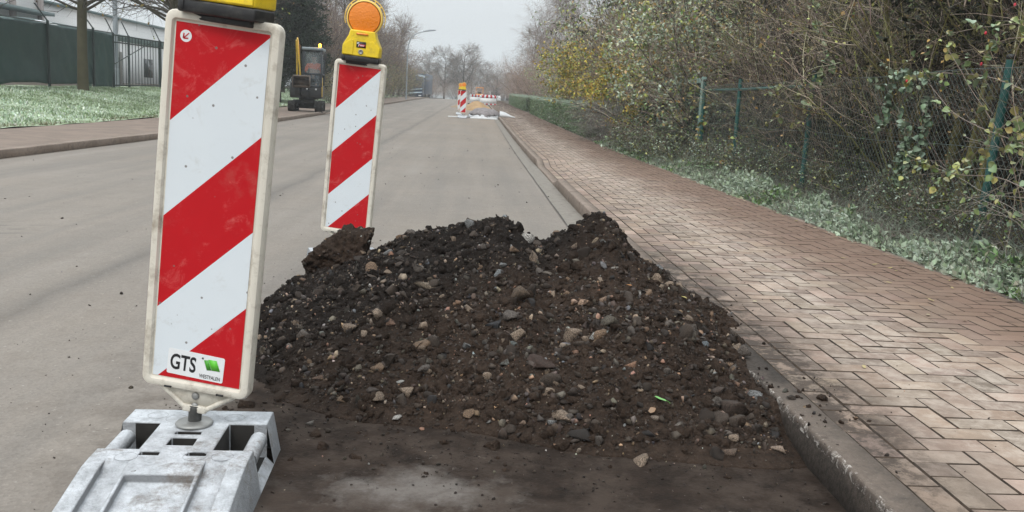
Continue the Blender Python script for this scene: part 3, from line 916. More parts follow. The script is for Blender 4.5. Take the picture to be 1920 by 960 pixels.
# fine rubble nobody could count
def rubble(name, P, s, label, cat, rg, cols=None, sink=0.25, protos=None, mat='stone'):
    protos = protos or ROCKS[6:14]
    n = len(P)
    Rm = rotmats(n, rg)
    C = pick(SC, n, rg, 0.2, SW) if cols is None else cols
    parts = []
    for k in range(6, 14):
        idx = np.where(np.arange(n) % 8 == k - 6)[0]
        V, F = protos[k - 6]
        W = np.einsum('nij,vj->nvi', Rm[idx], V) * s[idx, None, None] + P[idx, None] + np.array([0, 0, 1.]) * (s[idx] * (0.5 - sink))[:, None, None]
        FF = (np.arange(len(idx)) * len(V))[:, None, None] + F[None]
        parts.append((W.reshape(-1, 3), FF.reshape(-1, 3), np.repeat(C[idx], len(V), axis=0), 0))
    return tag(obj(name, mesh(name, parts, M[mat])), label, cat, kind='stuff')
P, s = scatter_pile(3600, rg, 0.007, 0.036, 1.7)
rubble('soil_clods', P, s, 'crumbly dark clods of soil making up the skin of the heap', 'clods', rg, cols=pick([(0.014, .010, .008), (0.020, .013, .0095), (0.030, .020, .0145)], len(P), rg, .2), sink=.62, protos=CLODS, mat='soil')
P, s = scatter_pile(15000, rg, 0.0028, 0.02, 1.7)
rubble('rubble', P, s, 'countless small stones and crumbs covering the soil heap', 'rubble', rg)
# fines thinning out in front of the heap
n = 9000
x = rg.uniform(-.95, 1.04, n); y = 3.05 - 0.95 * rg.random(n) ** 1.4
dn = 0.75 + 0.5 * vnoise(x * 4, y * 4, 3) + .3 * vnoise(x * 11, y * 11, 5)
ok = (rg.random(n) < dn * sstep(2.05, 2.9, y) * sstep(-1.0, -.55, x - .25 * (3 - y))) & (pile_h(x, y) < .02) & ~((np.abs(x + 0.75) < 0.24) & (y < 2.66))
x, y = x[ok], y[ok]
rubble('soil_fines', np.stack([x, y, 0 * x], 1), 0.0010 + 0.006 * rg.random(len(x)) ** 7, 'fine crumbs of soil thinning out on the road in front of the heap', 'soil crumbs', rg, cols=pick([(0.020, .014, .011), (0.035, .025, .019), (0.055, .042, .033), (0.25, .2, .16)], len(x), rg, .2, [.4, .38, .2, .02]))
# crumbs strewn on road and pavement round the heap
n = 900
x = rg.normal(0.2, 1.3, n); y = rg.normal(3.6, 1.7, n)
ok = (y > 1.6) & (x < 1.75) & (x > -4) & (pile_h(x, y) < 0.01) & ~((np.abs(x + 0.75) < 0.23) & (y > 1.6) & (y < 2.7))
x, y = x[ok], y[ok]
z = np.where(x > 1.05, 0.117, 0.0)
rubble('dirt_crumbs', np.stack([x, y, z], 1), 0.0022 + 0.005 * rg.random(len(x)) ** 4, 'scattered crumbs of soil on asphalt and kerb around the heap', 'crumbs', rg)
n = 420
n = 700
x = rg.uniform(-5.9, 1.0, n); y = 2 + 26 * rg.random(n) ** 1.4
z = g(y)
rubble('road_grit', np.stack([x, y, z], 1), 0.0022 + 0.011 * rg.random(n) ** 4, 'loose grit and dirt lumps lying along the road', 'grit', rg,
       cols=pick([(0.03, 0.025, 0.02), (0.05, 0.04, 0.03), (0.3, 0.27, 0.24)], n, rg, 0.2, [.5, .3, .2]))

RM = [mesh('stone', [(V, F, None, 0)], M['stone_o'], False) for V, F in (ROCKS[:6] + [rock_proto(rg, 2) for _ in range(6)])]
def stone(x, y, z, s, col, label, group=None, name='stone', cat='stone', proto=None, rot=None, squash=None):
    o = bpy.data.objects.new(name, RM[rg.integers(len(RM)) if proto is None else proto])
    COL.objects.link(o)
    o.location = (x, y, z)
    o.rotation_euler = rot or tuple(rg.uniform(-0.5, 0.5, 2)) + (rg.uniform(0, 6.28),)
    o.scale = tuple(s * q for q in (squash or (1, 1, 1)))
    o.color = (*col, 1)
    return tag(o, label, cat, group)
NAMES = {0: 'dark brown', 1: 'brown', 2: 'dull brown', 3: 'grey brown', 4: 'tan', 5: 'pinkish', 6: 'pale grey', 7: 'black', 8: 'whitish', 9: 'ochre'}
P, s = scatter_pile(262, rg, 0.0170, 0.042, 1.7)
for p, q in zip(P, s):
    k = rg.choice(10, p=SW)
    if k in (0, 1) and rg.random() < 0.3: k = 4
    c = np.array(SC[k]) * rg.uniform(0.85, 1.15)
    stone(p[0], p[1], p[2] + q * 0.15, q, tuple(c), 'small %s stone among many like it on the soil heap' % NAMES[k], 'small %s stones on the heap' % NAMES[k])

def cam_ray(px, py):
    d = CM.to_3x3() @ Vector(((px - 960) / 1700, -(py - 480) / 1700, -1))
    return np.array(d)
def on_pile(px, py):
    """where the line of sight of a photo pixel meets the heap or ground"""
    d = cam_ray(px, py); c = np.array([0, 0, CAMZ])
    tt = np.arange(1.5, 8, 0.004)
    Q = c + tt[:, None] * d
    h = pile_surf(Q[:, 0], Q[:, 1])
    i = int(np.argmax(Q[:, 2] < h))
    return Q[i]
for (px, py, r, col, lab, nm, ct, sq) in [
    (966, 563, 27, (0.12, 0.085, 0.058), 'largest rounded brown boulder in the upper middle of the heap', 'boulder', 'boulder', (1.15, .8, .75)),
    (1147, 611, 25, (0.11, 0.095, 0.072), 'upright grey brown boulder below the right hand peak', 'boulder', 'boulder', (.85, .7, 1.25)),
    (800, 543, 20, (0.24, 0.19, 0.14), 'flat tan stone with pale rim left of the big boulder', 'stone', 'stone', (1.1, .9, .55)),
    (1098, 571, 15, (0.45, 0.30, 0.21), 'rounded pinkish pebble beside the upright boulder', 'pebble', 'pebble', (1.2, .8, .7)),
    (1128, 569, 12, (0.40, 0.27, 0.19), 'smaller pinkish stone just right of the rounded pink pebble', 'stone', 'stone', (1, .8, .9)),
    (935, 517, 10, (0.24, 0.26, 0.27), 'flat bluish grey stone below the central peak', 'stone', 'stone', (.9, .5, 1.1)),
    (1376, 783, 32, (0.075, 0.052, 0.040), 'big dark brown stone near the lower right edge of the heap', 'boulder', 'boulder', (.85, .7, 1.2)),
    (1357, 783, 15, (0.42, 0.29, 0.23), 'oblong pale pink stone leaning on the dark lower right stone', 'stone', 'stone', (.65, .6, 1.2)),
    (1086, 822, 28, (0.022, 0.019, 0.017), 'flat slab of broken black asphalt at the foot of the heap', 'asphalt_slab', 'asphalt lump', (1.2, .8, .5)),
    (1322, 651, 13, (0.17, 0.20, 0.22), 'bluish grey angular stone on the right flank of the heap', 'stone', 'stone', (1, .6, 1)),
    (1116, 637, 12, (0.50, 0.50, 0.47), 'whitish stone right below the upright boulder', 'stone', 'stone', (1.1, .8, .9)),
    (1008, 690, 28, (0.060, 0.036, 0.028), 'crumbly reddish brown clod in the middle of the heap', 'clod', 'clod', (1.2, .9, .8)),
    (1116, 455, 9, (0.36, 0.28, 0.20), 'small tan stone set high in the right hand peak', 'stone', 'stone', (.8, .6, 1.2)),
    (1349, 740, 16, (0.08, 0.058, 0.046), 'brown stone just above the big lower right stone', 'stone', 'stone', (1, .8, .9)),
    (1458, 846, 16, (0.40, 0.30, 0.23), 'pale flat stone alone near the kerb foot', 'stone', 'stone', (1.3, .7, .55)),
    (1183, 690, 12, (0.34, 0.19, 0.12), 'reddish orange pebble right of the middle clod', 'pebble', 'pebble', (1.1, .8, .7)),
    (1025, 516, 12, (0.18, 0.15, 0.12), 'light brown stone in the saddle between the two peaks', 'stone', 'stone', (1, .7, .8)),
    (730, 610, 14, (0.22, 0.13, 0.09), 'reddish brown upright stone on the left face of the heap', 'stone', 'stone', (.8, .7, 1.1)),
    (925, 616, 14, (0.03, 0.035, 0.042), 'blackish angular stone left of the middle of the heap', 'stone', 'stone', (1.1, .8, .9)),
    (752, 720, 9, (0.46, 0.45, 0.42), 'white chip on the lower left face of the heap', 'stone', 'stone', (1.1, .8, .7)),
    (1365, 855, 17, (0.17, 0.12, 0.09), 'pale topped brown stone at the lower right foot', 'stone', 'stone', (1.2, .8, .6)),
    (1085, 850, 9, (0.42, 0.34, 0.27), 'cream stone standing in front of the black asphalt slab', 'stone', 'stone', (.6, .6, 1.1)),
    (1232, 790, 12, (0.30, 0.24, 0.19), 'tan stone just under the green leaf', 'stone', 'stone', (1.1, .7, .8)),
    (1150, 505, 8, (0.30, 0.28, 0.25), 'pale grey sliver high on the right slope', 'stone', 'stone', (1.3, .5, .6)),
    (1295, 640, 15, (0.10, 0.085, 0.065), 'grey brown stone on the right flank beside the bluish one', 'stone', 'stone', (1, .8, .9)),
    (597, 712, 12, (0.16, 0.10, 0.07), 'brown stone low on the far left of the heap', 'stone', 'stone', (1.1, .8, .7)),
    (580, 798, 8, (0.2, 0.18, 0.16), 'lone grey stone on the ground near the beacon foot', 'stone', 'stone', (1.1, .8, .8))]:
    q = on_pile(px, py)
    dist = np.linalg.norm(q - np.array([0, 0, CAMZ]))
    s_ = r * dist / 1720
    stone(q[0], q[1] + s_ * 0.3, q[2] + s_ * 0.25, s_, col, lab, None, nm, ct, rot=(rg.uniform(-.3, .3), rg.uniform(-.3, .3), rg.uniform(-.6, .6)), squash=sq)

# clod of compacted soil standing on the left shoulder of the heap
def big_clod():
    bm = bmesh.new()
    bmesh.ops.create_icosphere(bm, subdivisions=6, radius=1)
    V = np.array([v.co[:] for v in bm.verts]); F = np.array([[v.index for v in f.verts] for f in bm.faces]); bm.free()
    N = V.copy()
    # image plane outline (x right, z up) in metres, roughly a wedge leaning right
    for n_, d in (((-0.75, 0, 0.62), 0.50), ((1, 0, 0.05), 0.62), ((0.1, 0, 1), 0.72), ((-1, 0, -0.2), 0.85), ((0, -1, 0.45), 0.75), ((-0.2, -1, -0.3), 0.85)):
        n_ = np.array(n_) / np.linalg.norm(n_); k = V @ n_; V = V - np.where(k > d, (k - d) * 0.92, 0)[:, None] * n_
    V = V * np.array([0.19, 0.15, 0.155])
    V[:, 0] += 0.25 * V[:, 2]
    nn = fbm(V[:, 0] * 18 + V[:, 1] * 9, V[:, 2] * 18 - V[:, 1] * 13, 4, 3)
    n2 = 1.8 * fbm(V[:, 0] * 60 + V[:, 1] * 37, V[:, 2] * 60 - V[:, 1] * 41, 3, 6)
    V += N * (0.016 * nn + 0.006 * n2)[:, None]
    me = mesh('clod', [(V, F, None, 0)], M['soil'], False)
    o = tag(obj('clod', me, loc=(-0.615, 4.33, 0.315)), 'large block of compacted dark soil on the left shoulder of the heap', 'clod')
    st = []
    rr = np.random.default_rng(4)
    k = rr.choice(len(V), 260, replace=False)
    Pq = V[k] + np.array([-0.615, 4.33, 0.315]) - N[k] * 0.003
    return o, Pq
clod, Pq = big_clod()
Pq = Pq[Pq[:, 2] > 0.24]
sizes = 0.004 + 0.012 * rg.random(len(Pq)) ** 3
o = rubble('embedded_stones', Pq - np.array([-0.615, 4.33, 0.315]), sizes, None, None, rg, sink=0.5)
o.parent = clod
# ------------------------------------------------------------------ beacons
def rrect(w, h, r, z0, n=5, y=0.0, dx=0):
    """rounded rectangle loop in the xz plane at depth y; bottom at z0"""
    pts = []
    for cx, cz, a0 in ((w / 2 - r, h - r, 0), (-w / 2 + r, h - r, 90), (-w / 2 + r, r, 180), (w / 2 - r, r, 270)):
        for k in range(n):
            a = R_(a0 + 90 * k / (n - 1))
            pts.append((dx + cx + r * math.cos(a), y, z0 + cz + r * math.sin(a)))
    return pts

def text_geo(s, size, bold=0.0, xs=1.0, font_shear=0):
    cu = bpy.data.curves.new('t', 'FONT')
    cu.body = s; cu.size = size; cu.offset = bold; cu.shear = font_shear; cu.resolution_u = 4
    o = bpy.data.objects.new('t', cu); COL.objects.link(o)
    bpy.context.view_layer.update()
    me = bpy.data.meshes.new_from_object(o.evaluated_get(bpy.context.evaluated_depsgraph_get()))
    bm = bmesh.new(); bm.from_mesh(me)
    bmesh.ops.triangulate(bm, faces=bm.faces)
    V = np.array([v.co[:] for v in bm.verts]); F = np.array([[v.index for v in f.verts] for f in bm.faces])
    bm.free(); bpy.data.objects.remove(o); bpy.data.meshes.remove(me); bpy.data.curves.remove(cu)
    V[:, 0] *= xs
    return V, F

def clip_poly(poly, a, b_, c):
    """keep a*x+b*z<=c"""
    out = []
    for i in range(len(poly)):
        p, q = poly[i], poly[(i + 1) % len(poly)]
        fp, fq = a * p[0] + b_ * p[1] - c, a * q[0] + b_ * q[1] - c
        if fp <= 0: out.append(p)
        if fp * fq < 0:
            t_ = fp / (fp - fq); out.append((p[0] + t_ * (q[0] - p[0]), p[1] + t_ * (q[1] - p[1])))
    return out

def base_plate(parent, rot, yoff=0.0, buried=False):
    """recycled plastic foot plate 0.40 x 0.80, stem hole near its rear edge; holes and ramps modelled as a stepped plate"""
    T = 0.12
    xs = np.array([-.20, -.165, -.155, -.095, -.085, -.045, -.035, -.012, .012, .035, .045, .085, .095, .155, .165, .20])
    ys = np.array([.12, .02, .01, -.035, -.05, -.075, -.10, -.155, -.185, -.20, -.225, -.25, -.30, -.33, -.345, -.50, -.60, -.68])[::-1]
    def H(x, y):
        top = T
        if y > .005 or True:
            pass
        # side pockets with hand grips
        if -.17 < y < -.005 and abs(x) > .105: return 0.022
        if abs(x) < .04 and -.155 < y < -.10: return 0.03          # square socket
        if abs(x) < .03 and -.07 < y < -.05: return 0.04           # small slot behind it
        if .035 < abs(x) < .085 and -.215 < y < -.195: return 0.04  # two slots in front
        if y < -.285:                                                # ramp to the front
            f = min(1, (-.285 - y) / .385)
            top = T - 0.075 * f
            if .10 < abs(x) < .16 or (abs(x) < .09 and y < -.335): top -= 0.022
        return top
    def cells(b):
        nx, ny = len(xs) - 1, len(ys) - 1
        hc = np.zeros((nx, ny))
        for i in range(nx):
            for j in range(ny):
                hc[i, j] = H((xs[i] + xs[i + 1]) / 2, (ys[j] + ys[j + 1]) / 2)
        def hz(i, j, y):
            if y < -.29 and hc[i, j] > 0.03 and ys[j] < -.285:
                f = min(1, max(0, (-.285 - y) / .385)); base = T - 0.075 * f
                x = (xs[i] + xs[i + 1]) / 2
                ym = (ys[j] + ys[j + 1]) / 2
                if .10 < abs(x) < .16 or (abs(x) < .09 and ym < -.335): base -= 0.022
                return base
            return hc[i, j]
        for i in range(nx):
            for j in range(ny):
                za, zb = hz(i, j, ys[j]), hz(i, j, ys[j + 1])
                b.add([(xs[i], ys[j], za), (xs[i + 1], ys[j], za), (xs[i + 1], ys[j + 1], zb), (xs[i], ys[j + 1], zb)], [(0, 1, 2, 3)])
                if i < nx - 1:
                    a0, a1, c0, c1 = za, zb, hz(i + 1, j, ys[j]), hz(i + 1, j, ys[j + 1])
                    if abs(a0 - c0) + abs(a1 - c1) > 1e-4:
                        b.add([(xs[i + 1], ys[j], a0), (xs[i + 1], ys[j], c0), (xs[i + 1], ys[j + 1], c1), (xs[i + 1], ys[j + 1], a1)], [(0, 1, 2, 3)])
                if j < ny - 1:
                    c = hz(i, j + 1, ys[j + 1])
                    if abs(zb - c) > 1e-4:
                        b.add([(xs[i], ys[j + 1], zb), (xs[i + 1], ys[j + 1], zb), (xs[i + 1], ys[j + 1], c), (xs[i], ys[j + 1], c)], [(0, 1, 2, 3)])
        # outer walls, splayed a little
        for i, sx in ((0, -1), (nx - 1, 1)):
            X = xs[0] if sx < 0 else xs[-1]
            for j in range(ny):
                za, zb = hz(i, j, ys[j]), hz(i, j, ys[j + 1])
                b.add([(X, ys[j], za), (X, ys[j + 1], zb), (X + sx * .022, ys[j + 1], 0.0), (X + sx * .022, ys[j], 0.0)], [(0, 1, 2, 3)])
        for j, Y, sy in ((0, ys[0], -1), (ny - 1, ys[-1], 1)):
            for i in range(nx):
                z_ = hz(i, j, Y)
                b.add([(xs[i], Y, z_), (xs[i + 1], Y, z_), (xs[i + 1], Y + sy * .01, 0), (xs[i], Y + sy * .01, 0)], [(0, 1, 2, 3)])
    b = MB(); cells(b)
    n = len(b.p)
    bm = bmesh.new()
    for i in range(n):
        fc = bm.faces.new([bm.verts.new(v) for v in b.p[i][0]])
        zz_ = [v[2] for v in b.p[i][0]]
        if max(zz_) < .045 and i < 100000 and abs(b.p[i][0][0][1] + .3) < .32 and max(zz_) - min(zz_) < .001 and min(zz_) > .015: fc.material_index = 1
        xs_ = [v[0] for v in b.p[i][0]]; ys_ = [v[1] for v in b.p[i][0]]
        if max(zz_) - min(zz_) > .03 and min(zz_) > .015 and min(zz_) < .045 and -.24 < min(ys_) and max(ys_) < .015 and max(abs(q) for q in xs_) < .199: fc.material_index = 1  # pocket walls take the dark colour as painted shade
    bmesh.ops.remove_doubles(bm, verts=bm.verts, dist=1e-5)
    bmesh.ops.recalc_face_normals(bm, faces=bm.faces)
    sharp = [e for e in bm.edges if len(e.link_faces) == 2 and e.calc_face_angle(0) > R_(25)]
    bmesh.ops.bevel(bm, geom=sharp, offset=0.0035, segments=2, affect='EDGES', profile=0.5)
    b2 = MB()
    bmesh.ops.triangulate(bm, faces=[f for f in bm.faces if len(f.verts) > 4])
    bm.verts.index_update()
    VV = np.array([v.co[:] for v in bm.verts])
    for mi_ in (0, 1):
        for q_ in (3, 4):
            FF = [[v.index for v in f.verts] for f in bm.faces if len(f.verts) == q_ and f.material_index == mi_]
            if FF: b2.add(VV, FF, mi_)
    bm.free()
    for sx in (-1, 1):
        b2.tube([(sx * .182, -.012, .082), (sx * .182, -.165, .082)], 0.024, 12)
    for (cx, cyy, r_) in ((-.12, .07, .028), (-.06, .045, .03), (.10, .06, .028), (.06, -.23, .03), (-.11, -.24, .028), (.13, -.23, .028)):
        a = np.linspace(0, 2 * PI, 20)
        b2.tube([(cx + r_ * math.cos(q), cyy + r_ * math.sin(q), T) for q in a], 0.0009, 4, caps=False)
    b2.xf(Matrix.Translation((0, yoff, 0)) @ Matrix.Rotation(rot, 4, 'Z'))
    return b2.build('base_plate', [M['base'], M['bottom']], parent)

def beacon(loc, rot, label, lamp_yaw=0.0, base_rot=0.0, sticker=False, detail=True, lower=True):
    """loc: foot of the stem on the ground; rot: matrix of the tilted panel"""
    t = thing('warning_beacon', label, 'warning beacon', loc, 0)
    Mx = Matrix.Translation((0, 0, 0.12)) @ rot
    W, Hh, Z0 = .31, 1.03, .105
    b = MB()
    b.loft([rrect(W - .01, Hh - .01, .022, Z0 + .005, y=.022), rrect(W, Hh, .026, Z0, y=.014), rrect(W, Hh, .026, Z0, y=-.012), rrect(W - .007, Hh - .007, .024, Z0 + .0035, y=-.020),
            rrect(W - .022, Hh - .022, .02, Z0 + .011, y=-.0235), rrect(W - .042, Hh - .042, .012, Z0 + .021, y=-.0215), rrect(W - .052, Hh - .052, .006, Z0 + .026, y=-.012)], cap=(True, True))
    b.xf(Mx); b.build('panel', M['frame'], t, smooth=True)
    # striped film
    w, h, z0 = .250, .970, Z0 + .030
    rect = [(-w / 2, z0), (w / 2, z0), (w / 2, z0 + h), (-w / 2, z0 + h)]
    bounds = [0, .257, .514, .771, .985, 9]
    b = MB()
    for k in range(5):
        lo, hi = bounds[k], bounds[k + 1]
        # d = (z0+h - z) + (x + w/2)
        poly = clip_poly(rect, 1, -1, hi - (z0 + h) - w / 2)
        if len(poly) >= 3: poly = clip_poly(poly, -1, 1, -(lo - (z0 + h) - w / 2))
        if len(poly) >= 3: b.add([(x, -.0135, z) for x, z in poly], [list(range(len(poly)))], k % 2)
    b.xf(Mx); b.build('striped_film', [M['red'], M['white']], t)
    # mounting wedge with ribs
    b = MB()
    b.prism([(-.105, Z0 + .004), (.115, Z0 + .004), (.028, .048), (-.028, .048)], -.006, .006)
    for s_, e in ((-1, -.105), (1, .115)):
        b.tube([(e, -.004, Z0 + .004), (s_ * .028, -.004, .05)], .0075, 8)
    b.box(-.034, .034, -.014, .014, .040, .062, b=.005)
    b.xf(Mx); b.build('mounting_wedge', M['frame'], t)
    if detail:
        for zz in (.058, .089):
            MB().lathe([(0.0001, 0), (.011, 0), (.011, .003), (.007, .006), (.0001, .0065)], 14, M=Matrix.Translation((0, -.006, zz)) @ Matrix.Rotation(PI / 2, 4, 'X')).xf(Mx).build('rivet', M['steel'], t)
        for xx in (-.085, .065):
            b = MB(); b.box(xx, xx + .02, -.0262, -.019, Z0 + .004, Z0 + .008); b.xf(Mx); b.build('clip_slot', M['black'], t)
    # threaded stem and flange
    prof = [(.0185, -.09)]
    for k in range(26):
        z = -.002 + k * .0022
        prof += [(.0185, z), (.0165, z + .0011)]
    prof.append((.0185, .06))
    MB().lathe(prof, 18).xf(Mx).build('stem', M['thread'], t)
    MB().lathe([(.0001, .0), (.050, .0), (.052, .004), (.048, .009), (.022, .0125), (.0001, .013)], 28).xf(Matrix.Translation((0, 0, .121))).build('flange', M['steel'], t)
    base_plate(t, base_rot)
    # lamp
    ZT = Z0 + Hh
    L = thing_part = bpy.data.objects.new('lamp', None); COL.objects.link(L); L.parent = t
    Ml = Mx @ Matrix.Translation((0, 0, ZT)) @ Matrix.Rotation(lamp_yaw, 4, 'Z')
    def lp(b, name, mats, smooth=False):
        b.xf(Ml); return b.build(name, mats, L, smooth=smooth)
    b = MB(); b.box(-.108, .108, -.056, .056, -.004, .030, b=.006); b.box(-.085, .085, -.03, .03, -.02, .0, b=.004)
    b.box(-.100, -.088, -.059, -.05, .002, .026, b=.002); lp(b, 'lamp_foot', M['black'])
    out = [(-.108, .030), (.108, .030), (.108, .085), (.078, .142), (.070, .175), (-.070, .175), (-.078, .142), (-.108, .085)]
    b = MB(); b.prism(out, -.058, .058, bev=.006)
    for s_ in (-1, 1):
        b.prism([(s_ * .045, .034), (s_ * .104, .034), (s_ * .104, .083), (s_ * .062, .122), (s_ * .045, .115)] if s_ > 0 else [(-.045, .115), (-.062, .122), (-.104, .083), (-.104, .034), (-.045, .034)], -.0625, -.056, bev=.002)
    lp(b, 'housing', M['yellow'])
    LZ = .245; r = .098
    A = Matrix.Translation((0, 0, LZ)) @ Matrix.Rotation(PI / 2, 4, 'X')
    lp(MB().lathe([(r - .006, -.034), (r + .004, -.031), (r + .006, 0), (r + .004, .031), (r - .004, .034), (r - .005, .028), (r - .005, -.028)], 48, M=A), 'lens_ring', M['ring'], True)
    lp(MB().lathe([(.0001, -.043), (.05, -.041), (r - .010, -.035), (r - .006, -.02), (r - .006, .02), (r - .010, .035), (.05, .041), (.0001, .043)], 48, M=A), 'lens', M['lens'], True)
    b = MB(); b.box(-.034, .034, -.066, -.036, .150, .160, b=.004); lp(b, 'lens_latch', M['lens'])
    b = MB()
    ar = [(.116 * math.cos(q), .0, LZ + .116 * math.sin(q)) for q in np.linspace(R_(-20), R_(200), 30)]
    b.tube(ar, .003, 6)
    for q in (40, 62, 118, 140): b.tube([(.103 * math.cos(R_(q)), 0, LZ + .103 * math.sin(R_(q))), (.117 * math.cos(R_(q)), 0, LZ + .117 * math.sin(R_(q)))], .004, 6)
    lp(b, 'wire_guard', M['ring'])
    lp(MB().lathe([(.0001, 0), (.0145, 0), (.0145, .004), (.009, .0045), (.008, .002), (.0001, .002)], 20, M=Matrix.Translation((0, -.0585, .055)) @ Matrix.Rotation(PI / 2, 4, 'X')), 'lock', M['steel'])
    if detail:
        b = MB(); b.box(-.028, .026, -.0602, -.0575, .078, .112)
        b.p = [(V, F, c, 0) for V, F, c, k in b.p]
        b.box(-.014, .023, -.0608, -.060, .084, .097, k=1)
        b.prism([(-.026, .096), (-.012, .103), (-.014, .107), (-.026, .104)], -.0608, -.0600, k=2)
        b.prism([(-.020, .082), (-.016, .082), (-.010, .098), (-.014, .098)], -.0610, -.0600, k=2)
        V, F = text_geo('AWS', .011, .0003)
        b.add(np.stack([V[:, 0] - .008, np.full(len(V), -.0612), V[:, 1] + .0865], 1), F, 2)
        lp(b, 'lamp_sticker', [M['ink'], M['red_print'], M['sticker']])
    if sticker:
        # round arrow mark in the top corner
        zt = z0 + h
        S = bpy.data.objects.new('arrow_mark', None)
        bpy.data.objects.remove(S)
        b = MB(); c0 = (-w / 2 + .028, zt - .034)
        b.add([(c0[0] + .0155 * math.cos(q), -.0142, c0[1] + .0155 * math.sin(q)) for q in np.linspace(0, 2 * PI, 28, endpoint=False)], [list(range(28))])
        ao = b.xf(Mx).build('arrow_mark', M['sticker'], t)
        b = MB(); cs = math.cos(PI / 4)
        def rp(u, v): return (c0[0] + (u - v) * cs, c0[1] + (u + v) * cs)     # u along 45 degrees
        b.prism([rp(-.009, -.0013), rp(.011, -.0013), rp(.011, .0013), rp(-.009, .0013)], -.0150, -.0146)
        b.prism([rp(-.0105, -.0014), rp(.000, -.0014 - .0085), rp(.002, -.0075 + .0), rp(-.0062, .0)], -.0150, -.0146)
        b.prism([rp(-.0105, .0014), rp(-.0062, .0), rp(.002, .0075), rp(.000, .0099)], -.0150, -.0146)
        b.xf(Mx).build('arrow', M['red'], ao)
        # company sticker
        Ms = Mx @ Matrix.Translation((0, 0, 0)) @ Matrix.Translation((-.0035, 0, z0 + .042)) @ Matrix.Rotation(R_(2.0), 4, 'Y')
        b = MB(); b.loft([rrect(.162, .074, .005, -.032, y=-.0139), rrect(.162, .074, .005, -.032, y=-.0146)])
        st_ = b.xf(Ms).build('sticker', M['sticker'], t)
        b = MB()
        V, F = text_geo('GTS', .062, .0014, .62)
        V[:, 0] -= V[:, 0].min(); V[:, 0] *= .074 / V[:, 0].max()
        b.add(np.stack([V[:, 0] - .073, np.full(len(V), -.0151), V[:, 1] - .016], 1), F)
        V, F = text_geo('WESTFALEN', .0155, .0002, .7)
        V[:, 0] -= V[:, 0].min(); V[:, 0] *= .060 / V[:, 0].max()
        b.add(np.stack([V[:, 0] + .013, np.full(len(V), -.0151), V[:, 1] - .0265], 1), F)
        b.xf(Ms).build('lettering', M['ink'], st_)
        b = MB()
        b.prism([(.022, .026), (.034, .028), (.046, .000), (.033, -.002)], -.0152, -.0148, k=1)
        b.prism([(.034, .030), (.058, .031), (.071, .001), (.047, .000)], -.0153, -.0149, k=0)
        b.prism([(.016, .033), (.021, .033), (.020, .027), (.015, .029)], -.0153, -.0149, k=2)
        b.xf(Ms).build('emblem', [M['green_print'], M['green_print2'], M['ink']], st_)
    return t
def pose(a, b_, c):
    return Matrix.Rotation(R_(c), 4, 'Z') @ Matrix.Rotation(R_(a), 4, 'X') @ Matrix.Rotation(R_(b_), 4, 'Y')
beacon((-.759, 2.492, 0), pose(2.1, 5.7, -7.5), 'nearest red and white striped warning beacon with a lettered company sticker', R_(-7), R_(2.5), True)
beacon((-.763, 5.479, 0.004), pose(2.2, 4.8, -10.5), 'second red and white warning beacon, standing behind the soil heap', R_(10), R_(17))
beacon((-.60, 42.2, gz(0, 42.2)), pose(0, 0.5, 0), 'small far striped warning beacon beside the white plastic sheet', 0, 0, detail=False)
beacon((-.80, 47.5, gz(0, 47.5)), pose(0, -1, 0), 'farthest striped warning beacon, half hidden behind another beacon', 0, 0, detail=False)
# ------------------------------------------------------------------ vegetation prototypes
BARK_D = (0.055, 0.045, 0.036); BARK_G = (0.20, 0.185, 0.075); TW_R = (0.17, 0.11, 0.09); TW_T = (0.50, 0.42, 0.31); TW_P = (0.30, 0.245, 0.205)
L_GRN = (0.13, 0.20, 0.06); L_YG = (0.32, 0.34, 0.08); L_YEL = (0.62, 0.46, 0.05); L_OCH = (0.38, 0.24, 0.08); L_BRN = (0.11, 0.065, 0.035); L_DK = (0.022, 0.040, 0.018); L_GG = (0.24, 0.30, 0.21); L_PALE = (0.42, 0.46, 0.35)

